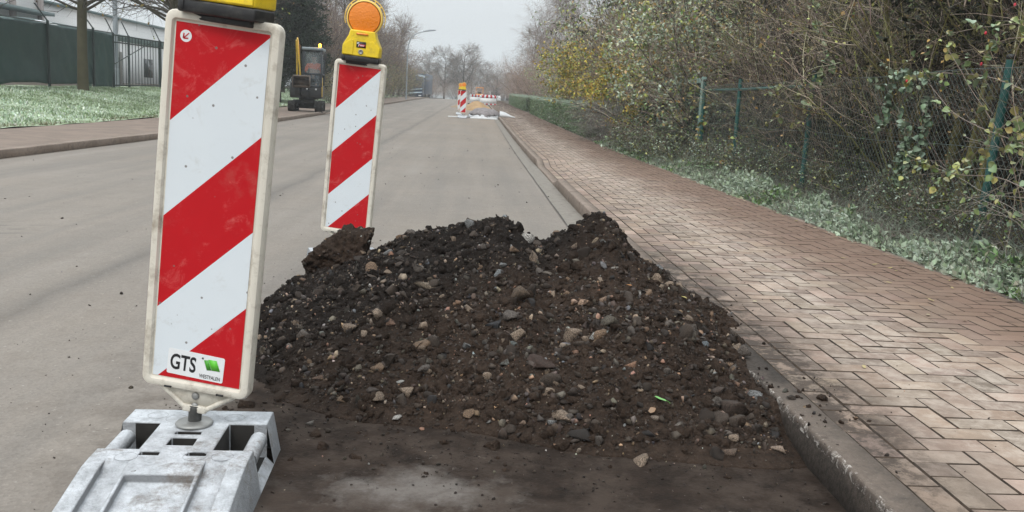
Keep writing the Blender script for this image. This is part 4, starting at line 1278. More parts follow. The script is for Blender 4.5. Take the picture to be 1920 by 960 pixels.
def shrub_geo(rg, n_stem=12, ln=3.2, spread=0.35, rad=0.35, r0=0.018, c1=8, c2=5, c3=3, nleaf=0, leaf=0.045, lpal=None, lw=None, twig=(TW_P,), stemc=BARK_G, up=0.02, tr=1.0, l1=0.38, wand=0.12):
    a = rg.random(n_stem) * 2 * PI
    st = np.stack([np.cos(a) * rad * rg.random(n_stem), np.sin(a) * rad * rg.random(n_stem), np.full(n_stem, -0.08)], 1)
    d = np.stack([np.cos(a) * spread, np.sin(a) * spread, np.ones(n_stem)], 1) + 0.15 * rg.normal(size=(n_stem, 3))
    L0 = ln * (0.6 + 0.5 * rg.random(n_stem))
    P0 = grow(st, d, L0, 9, wand, -0.01, rg)
    tw = []
    V, F = tubes(P0, taper(n_stem, 9, r0 * (0.6 + 0.8 * rg.random(n_stem)), r0 * 0.25), 5)
    stem = (V, F, np.repeat(pick([stemc], n_stem, rg, 0.25), 45, axis=0), 0)
    S, D, t_ = kids(P0, c1, 0.12, 0.75, rg)
    n = len(S)
    P1 = grow(S, D, ln * l1 * (1.15 - 0.6 * t_) * (0.6 + 0.7 * rg.random(n)), 6, 0.14, 0.03 + up, rg)
    V, F = tubes(P1, taper(n, 6, r0 * 0.34 * tr, r0 * 0.12 * tr), 3); tw.append((V, F, np.repeat(pick(twig, n, rg, 0.25), 18, axis=0), 0))
    S, D, _ = kids(P1, c2, 0.15, 0.7, rg)
    n = len(S)
    P2 = grow(S, D, ln * 0.16 * (0.5 + rg.random(n)), 4, 0.16, 0.02 + up, rg)
    V, F = tubes(P2, taper(n, 4, r0 * 0.15 * tr, r0 * 0.07 * tr), 3); tw.append((V, F, np.repeat(pick(twig, n, rg, 0.3), 12, axis=0), 0))
    if c3:
        S, D, _ = kids(P2, c3, 0.1, 0.7, rg)
        n = len(S)
        P3 = grow(S, D, ln * 0.075 * (0.5 + rg.random(n)), 3, 0.2, 0.02, rg)
        V, F = tubes(P3, np.full((n, 3), r0 * 0.065 * tr), 3); tw.append((V, F, np.repeat(pick(twig, n, rg, 0.35), 9, axis=0), 0))
    else: P3 = P2
    lf = []
    if nleaf:
        i = rg.integers(len(P3), size=nleaf); k = rg.integers(P3.shape[1], size=nleaf)
        # leaves come in patches so that some boughs are full and others bare
        q = P3[i, k]
        dens = vnoise(q[:, 0] * 1.6 + q[:, 2] * 0.7, q[:, 1] * 1.6 - q[:, 2] * 1.3, 3) + 0.5
        ok = dens > rg.random(nleaf) * 0.9 - 0.1
        q = q[ok]
        V, F, C = leafs(q, rg.normal(size=q.shape), leaf, pick(lpal, len(q), rg, 0.25, lw), rg)
        lf.append((V, F, C, 0))
    return stem, tw, lf

def shrub_thing(name, label, cat, geo, group, leafmat='leaf', twigmat='twig', leafname='leaves'):
    stem, tw, lf = geo
    t = thing(name, label, cat, (0, 0, 0), 0, group)
    obj('stems', mesh('stems', [stem], M['bark']), t)
    obj('twigs', mesh('twigs', tw, M[twigmat]), t)
    if lf: obj(leafname, mesh('leaves', lf, M[leafmat]), t)
    return t

rg = np.random.default_rng(31)
_used = {}
def place(proto, x, y, sc, rz=None, label=None, group=None, z=None):
    loc = (x, y, (gz(x, y) if z is None else z) - 0.03)
    rz = rg.random() * 6.28 if rz is None else rz
    sc = sc if hasattr(sc, '__len__') else (sc, sc, sc)
    if proto.name not in _used:
        _used[proto.name] = 1
        proto.location = loc; proto.rotation_euler = (0, 0, rz); proto.scale = sc
        if label: proto['label'] = label
        if group: proto['group'] = group
        return proto
    return copytree(proto, loc, rz, sc, label, group)

# thicket behind the fence
thA = shrub_thing('thicket_shrub', 'dense leafless shrub of thin greenish stems in the thicket behind the fence', 'shrub',
                  shrub_geo(rg, 30, 3.3, 0.30, 0.5, 0.020, 7, 4, 3, 1500, 0.045, [L_YG, L_GRN, L_OCH], None, (TW_P, TW_T, BARK_G, BARK_D, (0.04, .035, .025)), BARK_G, wand=0.10, tr=1.0), 'bare shrubs in the thicket')
thB = shrub_thing('thicket_shrub', 'brown twiggy leafless shrub in the thicket behind the fence', 'shrub',
                  shrub_geo(rg, 22, 3.0, 0.45, 0.4, 0.014, 8, 5, 3, 1200, 0.04, [L_OCH, L_YG, L_BRN], None, (TW_R, TW_P, TW_T, BARK_D, (0.04, .03, .025)), BARK_D, wand=0.15, tr=1.2), 'brown twiggy shrubs in the thicket')
thC = shrub_thing('thicket_shrub', 'dark shrub deep in the thicket, shade painted into its olive leaves', 'shrub',
                  shrub_geo(rg, 18, 3.2, 0.4, 0.5, 0.02, 9, 6, 0, 20000, 0.05, [(0.014, .02, .01), (0.03, 0.032, 0.015), (0.07, .09, .03)], [.6, .3, .1], (BARK_D, BARK_D, (0.06, .055, .04)), BARK_D), 'dark shrubs deep in the thicket', 'darkleaf', 'bark')  # leaves and twigs coloured near black to paint the shaded depth of the thicket
lfG = shrub_thing('leafy_shrub', 'broad shrub with fading green and grey leaves behind the fence', 'shrub',
                  shrub_geo(rg, 16, 3.2, 0.5, 0.4, 0.016, 9, 6, 3, 16000, 0.062, [L_GRN, L_YG, L_GG, L_OCH, L_PALE, (.5, .38, .2)], [.22, .24, .2, .1, .14, .1], ((0.42, .36, .31), (.30, .22, .19), TW_P), BARK_D), 'fading green shrubs behind the fence', 'frostleaf', 'frosttwig')
lfY = shrub_thing('leafy_shrub', 'shrub with bright yellow autumn leaves above the hedge', 'shrub',
                  shrub_geo(rg, 14, 3.0, 0.35, 0.3, 0.014, 8, 6, 3, 26000, 0.075, [(0.46, .36, .07), (0.40, 0.27, 0.06), L_YG, L_GRN], [.36, .2, .28, .16], (TW_P,), BARK_D), 'yellow shrubs', 'darkleaf')
lfB = shrub_thing('leafy_shrub', 'reddish brown shrub of fine twigs with few withered leaves', 'shrub',
                  shrub_geo(rg, 20, 3.0, 0.45, 0.4, 0.014, 10, 7, 4, 4200, 0.045, [L_BRN, L_OCH, (0.2, 0.12, 0.09)], None, ((0.36, .25, .21), (0.42, 0.33, 0.28), (.2, .14, .12)), BARK_D), 'reddish brown shrubs', 'leaf', 'frosttwig')
G1, G2, G3 = 'bare shrubs in the thicket', 'brown twiggy shrubs in the thicket', 'dark shrubs deep in the thicket'
for y in np.arange(3.4, 25, 1.15):
    p, l, gg = ((thA, None, G1), (thB, None, G2))[int(rg.random() > (0.68 if y < 14 else 0.4))]
    place(p, 4.75 + rg.uniform(-.15, .4), y + rg.uniform(-.3, .3), rg.uniform(0.72, 0.98) * (0.95 if y < 16 else 1))
for y in np.arange(3.0, 40, 1.7):
    place((thA, thB, thC)[rg.integers(3)], 6.3 + rg.uniform(-.3, .6), y, rg.uniform(1.15, 1.5))
for y in np.arange(3.6, 16, 1.3):
    place(thC, 5.5 + rg.uniform(-.15, .3), y, rg.uniform(.62, .8))
for y in np.arange(5.0, 48, 2.1):
    place(thC, 8.2 + rg.uniform(-.5, .8), y, rg.uniform(1.4, 1.9) * (1 if y < 34 else .65))
for y in np.arange(8.0, 40, 3.5):
    place(thC, 11.0 + rg.uniform(-.8, .8), y, rg.uniform(1.9, 2.3))
# big trunks standing in the thicket at the right
for (x, y, h, r) in ((4.5, 7.9, 5, .035), (4.6, 8.5, 5.2, .05), (4.5, 6.9, 5, .04), (4.8, 9.1, 6, .06), (4.6, 9.9, 5, .035), (4.9, 7.4, 5, .05), (4.55, 8.2, 5, .025), (4.7, 10.6, 5, .03)):
    P = grow(np.array([[0, 0, -.1]]), np.array([[rg.uniform(-.2, .2), rg.uniform(-.2, .1), 1]]), h, 12, 0.06, 0.03, rg)
    V, F = tubes(P, taper(1, 12, r, r * .45), 8)
    S, D, t_ = kids(P, 10, 0.2, 0.6, rg)
    Q = grow(S, D, 1.6, 7, 0.13, 0.05, rg)
    V2, F2 = tubes(Q, taper(10, 7, r * .25, .003), 4)
    t = thing('young_tree', 'slender mossy trunk among the thicket stems by the right edge', 'tree', (x, y, gz(x, y)), 0, 'mossy trunks in the thicket')
    obj('trunk', mesh('trunk', [(V, F, BARK_G, 0)], M['bark']), t)
    obj('limbs', mesh('limbs', [(V2, F2, BARK_G, 0)], M['bark']), t)
# leafy shrubs: x, y, scale, kind
for (x, y, s, k) in ((4.6, 16.5, 1.0, 'G'), (5.2, 19.5, 1.12, 'G'), (4.5, 21.2, .85, 'Y'), (5.1, 23, 1.15, 'G'), (5.8, 25, 1.25, 'B'), (4.7, 27.5, .95, 'Y'), (5.7, 28, 1.3, 'G'), (5.5, 31, 1.25, 'B'),
                     (4.6, 34.5, 1.15, 'Y'), (5.2, 35, 1.3, 'G'), (5.1, 38.5, 1.05, 'G'), (5.0, 42, .95, 'B'), (4.9, 45, .9, 'G'), (5.0, 49, .85, 'B'), (4.8, 53, .85, 'G'), (4.9, 58, 1.0, 'B'), (4.7, 63, 1.0, 'B'), (4.9, 69, 1.1, 'B'), (4.6, 76, 1.1, 'B'),
                     (4.9, 84, 1.3, 'B'), (5.4, 92, 1.5, 'B'), (5.0, 101, 1.7, 'B'), (7.0, 27, 1.5, 'G'), (7.0, 31, 1.5, 'B'), (7.2, 35, 1.3, 'G'), (7.0, 40, 1.15, 'B'), (7.3, 45, 1.1, 'G'), (7.3, 51, 1.05, 'B'), (7.5, 58, 1.05, 'B'), (7.5, 66, 1.5, 'B'), (7.5, 76, 1.6, 'B'), (8, 88, 1.9, 'B')):
    pr = {'G': lfG, 'Y': lfY, 'B': lfB}[k]
    place(pr, x, y, s, label='yellow leaved shrub %s' % {21.2: 'just beyond the ivy clad gate post', 27.5: 'rising behind the near end of the clipped hedge', 34.5: 'tallest and brightest, over the middle of the clipped hedge'}[y] if k == 'Y' else None, group=None)

# ---- bare trees
def tree_geo(rg, H, r0, c1=16, c2=8, c3=6, c4=3, spread=0.7, tw=(TW_P, BARK_D), bark=BARK_D, t0=0.3, l1=0.45, droop=0.0, wander=0.06, thick=1.0):
    P0 = grow(np.array([[0, 0, -.15]]), np.array([[0.03, 0.0, 1.]]), H, 14, wander * .6, 0.05, rg)
    V, F = tubes(P0, taper(1, 14, r0, r0 * .12), 9)
    trunk = (V, F, bark, 0)
    S, D, t_ = kids(P0, c1, t0, spread, rg, 0.98)
    n = len(S)
    P1 = grow(S, D, H * l1 * (1.2 - 0.85 * t_), 8, 0.09 + wander, 0.05, rg)
    V1, F1 = tubes(P1, taper(n, 8, r0 * .36 * (1.1 - .7 * t_), r0 * .07), 5)
    S, D, q = kids(P1, c2, 0.15, 0.6, rg); n = len(S)
    P2 = grow(S, D, H * l1 * .42 * (0.6 + 0.6 * rg.random(n)), 6, 0.13, 0.03 - droop * .4, rg)
    V2, F2 = tubes(P2, taper(n, 6, r0 * .09, r0 * .03), 3)
    S, D, q = kids(P2, c3, 0.1, 0.6, rg); n = len(S)
    P3 = grow(S, D, H * l1 * .2 * (0.6 + 0.8 * rg.random(n)), 5, 0.14, 0.01 - droop, rg)
    V3, F3 = tubes(P3, taper(n, 5, r0 * .036 * thick, r0 * .02 * thick), 3)
    crown = [(V1, F1, bark, 0), (V2, F2, np.repeat(pick(tw, len(P2), rg, .2), 18, axis=0), 0), (V3, F3, np.repeat(pick(tw, len(P3), rg, .3), 15, axis=0), 0)]
    last = P3
    if c4:
        S, D, q = kids(P3, c4, 0.1, 0.6, rg); n = len(S)
        P4 = grow(S, D, H * l1 * .1 * (0.6 + 0.8 * rg.random(n)), 3, 0.16, -droop, rg)
        V4, F4 = tubes(P4, np.full((n, 3), r0 * .018 * thick), 3)
        crown.append((V4, F4, np.repeat(pick(tw, n, rg, .3), 9, axis=0), 0)); last = P4
    return trunk, crown, last
def tree_thing(name, label, cat, geo, group, leaves=None, twigmat='twig'):
    trunk, crown, last = geo
    t = thing(name, label, cat, (0, 0, 0), 0, group)
    obj('trunk', mesh('trunk', [trunk], M['bark'], True), t)
    obj('crown', mesh('crown', crown, M[twigmat]), t)
    if leaves:
        n, sz, pal, w = leaves
        i = rg.integers(len(last), size=n); k = rg.integers(last.shape[1], size=n)
        V, F, C = leafs(last[i, k], rg.normal(size=(n, 3)), sz, pick(pal, n, rg, .25, w), rg)
        obj('leaves', mesh('leaves', [(V, F, C, 0)], M['leaf']), t)
    return t
tA = tree_thing('bare_tree', 'bare tree with dark limbs rising above the shrubs on the right', 'tree', tree_geo(rg, 11, .16, 18, 8, 6, 3, tw=(BARK_D, TW_P)), 'bare trees above the right hand shrubs')
for (x, y, s) in ((8.6, 41, .95), (7.6, 50, .98), (10.5, 36, 1.0), (10, 47, 1.1), (9.0, 60, 1.0)):
    place(tA, x, y, s)
tB = tree_thing('birch', 'slender drooping birch nearest the sky gap on the right', 'tree', tree_geo(rg, 9, .10, 22, 9, 7, 3, .55, (TW_R, TW_P, TW_P), (0.22, 0.2, 0.18), .25, .36, .16, thick=1.3), 'drooping birches on the right')
for k, (x, y, s) in enumerate(((6.0, 74, 1.0), (6.4, 62, 1.0), (5.3, 92, 1.0))):
    place(tB, x, y, s, label=('slender drooping birch nearest the sky gap on the right', 'drooping birch in front of the dark limbed bare trees', 'farthest drooping birch, low against the pale sky')[k])
# left row beyond the digger
tL = tree_thing('roadside_tree', 'bushy leafless tree in the row along the left of the road', 'tree', tree_geo(rg, 7.6, .11, 26, 9, 7, 3, .6, (TW_R, TW_P, (0.14, 0.10, 0.09)), BARK_D, .06, .42, thick=1.6), 'leafless trees along the left of the road',
                (1600, .09, [L_BRN, L_OCH, (0.16, 0.08, 0.07)], None))
for (x, y, s) in ((-9.6, 56, 1.05), (-10.4, 63, 1.15), (-9.7, 69, 1.15), (-9.6, 76, 1.1), (-9.3, 84, 1.15), (-9.2, 92, 1.08), (-9.0, 100, .98), (-9.0, 108, .85), (-8.8, 116, .78), (-12, 74, 1.5), (-11.5, 90, 1.2), (-12.5, 60, 1.6)):
    place(tL, x, y, s)
lfO = shrub_thing('leafy_shrub', 'olive brown bush at the foot of the left tree row', 'shrub',
                  shrub_geo(rg, 18, 3.0, 0.45, 0.4, 0.016, 9, 6, 3, 8000, 0.07, [L_OCH, L_BRN, (0.13, 0.13, 0.05), L_YG, L_GRN], [.2, .25, .3, .1, .15], (TW_R, TW_P), BARK_D), 'olive bushes under the left trees')
for (x, y, s) in ((-8.2, 53, .55), (-8.9, 57, .9), (-8.8, 63, 1.0), (-8.7, 70, 1.0), (-8.6, 77, 1.0), (-8.6, 86, 1.1), (-8.5, 95, 1.1), (-8.4, 103, 1.0), (-8.4, 111, .95), (-12.8, 50, 1.0)):
    place(lfO, x, y, s)
# far trees where the road dips
tF = tree_thing('far_tree', 'hazy leafless tree where the road ends', 'tree', tree_geo(rg, 9.5, .16, 26, 9, 6, 2, .65, (TW_P, (0.09, 0.075, 0.06)), BARK_D, .08, .45, thick=2.4), 'hazy trees where the road ends')
for (x, y, s) in ((-6, 172, .95), (-2.5, 170, 1.02), (-9.5, 182, .9), (2.0, 196, .85), (-13, 190, .8), (-1.0, 186, 1.0), (-16.5, 178, .55), (7, 210, .7), (12, 200, .75), (3.5, 160, .55), (16, 190, 1.0), (12, 150, 1.0), (9, 130, 1.0), (11, 115, 1.0), (-20, 160, .9), (-14, 140, .95)):
    place(tF, x, y, (s * 1.35, s * 1.35, s * .85))
for (x, y, s_) in ((-15, 160, 1.0), (-11, 166, 1.1), (-7.5, 164, .9), (-4, 168, 1.05), (-1, 165, .9), (2, 168, .9), (5, 160, 1.1), (8, 155, 1.2), (-18, 150, 1.3), (11, 145, 1.3), (7, 120, 1.2), (7.5, 135, 1.2), (-9, 172, 1.5), (-3, 176, 1.7), (3, 178, 1.2)):
    place(lfB, x, y, (s_ * 1.5, s_ * 1.5, s_ * 1.0))
# conifer behind the digger
def conifer():
    t = thing('conifer', 'dark green conifer behind the small excavator', 'tree', (-9.9, 46.5, gz(-9.9, 46.5)))
    H = 8.6
    V, F = tubes(np.array([[[0, 0, -.1], [0, 0, H * .5], [0, 0, H]]]), np.array([[.16, .1, .02]]), 8)
    obj('trunk', mesh('trunk', [(V, F, BARK_D, 0)], M['bark'], True), t)
    n = 1500
    z = H * (0.06 + 0.94 * rg.random(n) ** 0.8)
    a = rg.random(n) * 2 * PI
    L = (0.45 + 2.3 * (1 - z / H) ** 0.6) * (0.6 + 0.6 * rg.random(n))
    S = np.stack([0 * z, 0 * z, z], 1); D = np.stack([np.cos(a), np.sin(a), 0.25 + 0 * z], 1)
    P = grow(S, D, L, 5, 0.08, -0.04, rg)
    parts = []
    V, F = tubes(P, taper(n, 5, .012, .004), 3); parts.append((V, F, L_DK, 0))
    m = 95000
    i = rg.integers(n, size=m); f = 0.25 + 0.75 * rg.random(m) ** .6
    k = np.minimum((f * 4).astype(int), 3); fr = (f * 4 - k)[:, None]
    q = P[i, k] * (1 - fr) + P[i, k + 1] * fr + rg.normal(size=(m, 3)) * 0.07
    V, F, C = leafs(q, D[i] + rg.normal(size=(m, 3)) * .6, .15, pick([(0.007, 0.018, 0.009), (0.012, 0.028, 0.013), (0.025, 0.045, 0.022)], m, rg, .2, [.5, .35, .15]), rg, .35)
    parts.append((V, F, C, 0))
    obj('crown', mesh('crown', parts, M['darkleaf']), t)
conifer()
# street trees on the left bank
def bank_tree(x, y, label, seed, lean=0.0, rr=.155):
    rq = np.random.default_rng(seed)
    t = thing('street_tree', label, 'tree', (x, y, gz(x, y)))
    P0 = np.array([[[0, 0, -.2], [.0, 0, 1.2], [0.02, 0, 2.4], [.04, 0, 2.9], [.06, 0, 3.7], [.1, 0, 5.0], [.12, 0, 7.0]]])
    V, F = tubes(P0, np.array([[rr * 1.25, rr * 1.05, rr, rr * .98, rr * .95, rr * .5, .03]]), 12)
    obj('trunk', mesh('trunk', [(V, F, (0.088, 0.078, 0.048), 0)], M['bark'], True), t)
    n = 30
    a = np.arange(n) * 2.4 + rq.random(n)
    z = 2.65 + 2.6 * (np.arange(n) / n) ** 1.3
    S = np.stack([.05 + 0 * a, 0 * a, z], 1)
    D = np.stack([np.cos(a), np.sin(a), 0.42 + 0.5 * rq.random(n)], 1)
    P1 = grow(S, D, 3.9 * (0.75 + 0.4 * rq.random(n)), 10, 0.07, -0.055, rq)
    V1, F1 = tubes(P1, taper(n, 10, .05, .010), 6)
    S, D, q = kids(P1, 9, .15, .55, rq); P2 = grow(S, D, 1.5 * (0.5 + rq.random(len(S))), 6, .12, -.03, rq)
    V2, F2 = tubes(P2, taper(len(P2), 6, .014, .006), 4)
    S, D, q = kids(P2, 5, .15, .6, rq); P3 = grow(S, D, .6 * (0.5 + rq.random(len(S))), 4, .14, -.02, rq)
    V3, F3 = tubes(P3, taper(len(P3), 4, .007, .004), 3)
    obj('crown', mesh('crown', [(V1, F1, (0.07, 0.06, 0.045), 0), (V2, F2, (0.07, 0.055, 0.045), 0), (V3, F3, (0.08, 0.062, 0.052), 0)], M['bark']), t)
    i = rq.integers(len(P3), size=420)
    V, F, C = leafs(P3[i, 3], rq.normal(size=(420, 3)), .10, pick([L_OCH, L_BRN, L_YG], 420, rq, .25), rq, .7, .6)
    obj('leaves', mesh('leaves', [(V, F, C, 0)], M['leaf']), t)
bank_tree(-13.4, 32, 'mossy trunked street tree with spreading limbs in front of the green screen fence', 5)
bank_tree(-9.9, 30.5, 'street tree on the grass bank mostly hidden behind the nearest beacon', 12)
bank_tree(-12.8, 43, 'thin limbed tree farther along the bank by the bar fence', 23, rr=.12)

# ---- clipped hedges
def hedge(y0, y1, label, n):
    x0, x1, h = 3.18, 4.1, 0.92
    t = thing('hedge', label, 'hedge', (x0, y0, gz(x0, y0)))
    L = y1 - y0
    def zz(y): return g(y + y0) - g(y0)
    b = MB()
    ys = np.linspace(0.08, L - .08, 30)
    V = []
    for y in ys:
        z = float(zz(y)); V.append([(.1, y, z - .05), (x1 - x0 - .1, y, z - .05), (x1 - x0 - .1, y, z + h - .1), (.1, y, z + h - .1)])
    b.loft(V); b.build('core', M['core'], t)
    u = rg.random(n); side = rg.random(n)
    y = L * rg.random(n); x = np.where(side < .55, 0.0, (x1 - x0) * rg.random(n)); z = np.where(side < .55, h * rg.random(n), h)
    e = side > .93; y = np.where(e, 0.0, y); z = np.where(e, h * rg.random(n), z)
    q = np.stack([x, y, z], 1) + np.array([.08, 0, 0]) * (1 - 2 * rg.random((n, 1))) * .6
    q[:, 2] += .05 * vnoise(y * 1.5, x * 2) ; q[:, 0] += .04 * vnoise(y * 2.1, z * 3, 4)
    q += rg.normal(size=q.shape) * .028
    q[:, 2] += zz(q[:, 1])
    V, F, C = leafs(q, rg.normal(size=q.shape) + np.array([-.5, 0, .8]), .05, pick([(0.07, 0.13, 0.05), (0.12, 0.20, 0.085), (0.22, 0.29, 0.17), (0.13, 0.10, 0.06)], n, rg, .25, [.4, .35, .19, .06]), rg, .55)
    tp = np.clip((V[:, 2] - zz(V[:, 1]) - h + .10) / .1, 0, 1)[:, None] * .7; C = C * (1 - tp) + np.array([(.42, .52, .42)]) * tp
    obj('foliage', mesh('foliage', [(V, F, C, 0)], M['leaf']), t)
hedge(26.5, 53, 'long clipped frosty hedge between the path and the yellow shrubs', 60000)
hedge(59, 88, 'farther clipped hedge beyond the gap, toward the barriers', 26000)

# ---- low frosty plants along the right pavement
def ground_cover():
    n = 42000
    y = 2.6 + 21 * rg.random(n) ** 1.35
    wide = 0.46 + 0.22 * vnoise(y * 0.7, y * 0, 3) + 0.3 * sstep(14, 18, y)
    u = rg.random(n)
    x = 3.06 + wide * u ** 0.9 + 0.05 * vnoise(y * 4, y * 0, 8)
    cl_ = vnoise(x * 3.2, y * 2.6, 5) * .6 + vnoise(x * 9, y * 9, 7) * .4
    ok = cl_ > rg.random(n) * 1.1 - 0.85
    x, y, cl_ = x[ok], y[ok], cl_[ok]; n = len(x)
    h = (0.02 + 0.09 * np.clip((x - 3.08) / .5, 0, 1.3)) * (0.5 + 1.0 * np.clip(cl_ + .5, 0, 1.3))
    z = g(y) + bank(x, y) - 0.01 + h * rg.random(n) ** .6
    pal = np.array([(0.11, 0.21, 0.06), (0.20, 0.30, 0.10), (0.14, 0.16, 0.10), (0.26, 0.21, 0.14), (0.035, 0.06, 0.025)])
    C = pick(pal, n, rg, .25, [.34, .24, .14, .08, .2])
    fp = np.clip(1.6 * fbm(x * 1.6 + 3, y * .9, 3, 6) + .1, 0, .62)[:, None]; C = C * (1 - fp) + np.array([(.40, .46, .36)]) * fp * rg.uniform(.7, 1.15, (n, 1))
    V, F, C = leafs(np.stack([x, y, z], 1), rg.normal(size=(n, 3)) * .9 + np.array([-.3, 0, .35]), .055, C, rg, .5)
    m = 9000
    yb = 2.6 + 14 * rg.random(m) ** 1.2; xb = 3.1 + .75 * rg.random(m)
    Pb = grow(np.stack([xb, yb, g(yb) + bank(xb, yb)], 1), rg.normal(size=(m, 3)) * .8 + np.array([0, 0, .6]), .16 * (0.5 + rg.random(m)), 4, .35, -.1, rg)
    Vb, Fb = tubes(Pb, taper(m, 4, .0022, .0012), 3)
    me = mesh('ground_cover', [(V, F, C, 0), (Vb, Fb, np.repeat(pick([(0.2, 0.17, 0.14), (0.12, 0.1, 0.08), L_GG], m, rg, .2), 12, axis=0), 0)], M['frostleaf'])
    tag(obj('ground_cover', me), 'frosty weeds and creeping plants along the right edge of the pavement', 'weeds', kind='stuff')
ground_cover()
# undergrowth at the fence foot
ug = [shrub_thing('undergrowth_bush', 'low tangle of bramble and weeds at the foot of the fence', 'shrub',
      shrub_geo(rg, 26, .9, .75, .35, .006, 7, 5, 2, 2600, .04, [L_GRN, L_GG, L_YG, (0.035, .05, .022), L_BRN], [.22, .12, .08, .46, .12], (TW_P, BARK_D, (.05, .04, .03)), BARK_G, tr=1.4, wand=.2), 'low bushes at the fence foot', 'frostleaf', 'frosttwig') for _ in range(2)]
for y in np.arange(4.4, 21, .85):
    far = float(sstep(12, 17, y))
    place(ug[rg.integers(2)], 4.0 - .3 * far + rg.uniform(-.12, .12), y, rg.uniform(.5, .7) * (1 + .5 * far))
# grey sprawling shrub by the hedge end
sg = shrub_thing('sprawling_shrub', 'grey frosty arching shrub between the hedge end and the gate', 'shrub',
     shrub_geo(rg, 34, 1.5, .7, .4, .008, 10, 6, 3, 3500, .035, [(0.12, .14, .12), (0.2, .2, .17), L_GG], None, ((0.24, .22, .20), (0.18, .16, .15)), (0.15, .13, .12), tr=1.4, up=-.05, wand=.14), 'grey sprawling shrubs', 'frostleaf', 'frosttwig')
place(sg, 3.75, 24.3, 1.0, label='grey frosty arching shrub against the near end of the hedge')
place(sg, 3.8, 22.3, .85, label='lower grey arching shrub between the hedge end and the ivy clad post')
# ivy column on the gate post
t = thing('ivy', 'dark ivy wrapped round the fence post left of the gate', 'ivy', (3.8, 19.7, gz(3.8, 19.7)))
n = 5200
zq = 1.5 * rg.random(n); a = rg.random(n) * 2 * PI; r_ = .05 + (.20 - .05 * zq) * rg.random(n) ** .6 + .12 * vnoise(zq * 4, a, 3) * (zq > .3)
q = np.stack([r_ * np.cos(a), 1.9 * r_ * np.sin(a), zq], 1)
V, F, C = leafs(q, q * np.array([1, 1, 0]) + np.array([0, 0, .3]), .06, pick([L_DK, (0.015, .025, .014), L_GRN], n, rg, .25, [.5, .35, .15]), rg, .8)
obj('leaves', mesh('leaves', [(V, F, C, 0)], M['leaf']), t)
P = grow(np.zeros((5, 3)), np.array([[0, 0, 1.]] * 5), 1.45, 9, .12, .1, rg); V, F = tubes(P, np.full((5, 9), .01), 4)
obj('stems', mesh('stems', [(V, F, BARK_D, 0)], M['bark']), t)

# ------------------------------------------------------------------ fence on the right
FX = 3.8
def fence_right():
    t = thing('chain_link_fence', 'green chain link fence with round posts along the right hand thicket', 'fence', (FX, 0, 0))
    posts = [(3.4, .0), (6.6, .07), (10.35, .02), (13.2, .0), (15.2, -.02)]
    for y, lean in posts:
        z0 = gz(FX, y); h = 1.32
        b = MB()
        b.tube([(0, y, z0 - .1), (lean, y, z0 + h)], .030, 12)
        b.build('post', M['green_paint'], t)
        b = MB(); b.lathe([(.0001, 0), (.034, 0), (.034, .02), (.024, .035), (.0001, .038)], 12, M=Matrix.Translation((lean, y, z0 + h)))
        b.build('post_cap', M['black'], t)
    b = MB(); b.tube([(0.0, 10.35, gz(FX, 10.35) + 1.18), (0, 13.2, gz(FX, 13.2) + 1.17), (0, 15.2, gz(FX, 15.2) + 1.18)], .021, 10)
    b.build('top_rail', M['green_paint'], t)
    # diagonal wires, each woven strand a fine tube
    hh, p_ = 1.22, .062
    y0, y1 = 1.5, 15.2
    A = []
    for s_ in (1, -1):
        c0 = np.arange(y0 - (hh if s_ > 0 else 0), y1 + (0 if s_ > 0 else hh), p_ * 1.1)
        zs = np.linspace(0, hh, 9)
        for c_ in c0:
            yy = c_ + s_ * zs
            ok = (yy > y0) & (yy < y1)
            if ok.sum() < 2: continue
            ya, yb = yy[ok][0], yy[ok][-1]; za, zb = zs[ok][0], zs[ok][-1]
            k = np.linspace(0, 1, 9)
            Y = ya + (yb - ya) * k; Z = za + (zb - za) * k
            sag = .03 * vnoise(Y * .8, Z * 1.5, 3)
            A.append(np.stack([.035 * s_ * .06 + sag, Y, g(Y) + .27 + Z], 1))
    A = np.array(A)
    V, F = tubes(A, np.full(A.shape[:2], .0017), 3)
    b = MB(); b.add(V, F)
    for z_ in (.27, .9, 1.49):
        b.tube([(0.01 * math.sin(y), y, float(g(y)) + z_ + .012 * math.sin(2 * y)) for y in np.arange(y0, y1, .4)], .0024, 4, caps=False)
    b.build('wire_mesh', M['wire'], t)
    t2 = thing('chain_link_fence', 'short green fence run with a rail between the ivy and the grey shrub', 'fence', (FX, 19.9, 0))
    for y in (2.3, 4.6):
        z0 = gz(FX, 19.9 + y)
        MB().tube([(0, y, z0 - .1), (0, y, z0 + 1.3)], .03, 10).build('post', M['green_paint'], t2)
    MB().tube([(0, .2, gz(FX, 20) + 1.2), (0, 4.6, gz(FX, 24) + 1.2)], .02, 8).build('top_rail', M['green_paint'], t2)
    b = MB()
    for s_ in (1, -1):
        for c_ in np.arange(0, 4.6, .08):
            b.tube([(0, c_, gz(FX, 21) + .0), (0, min(4.6, max(0, c_ + s_ * 1.15)), gz(FX, 21) + 1.15)], .0016, 3, caps=False)
    b.build('wire_mesh', M['wire'], t2)
fence_right()
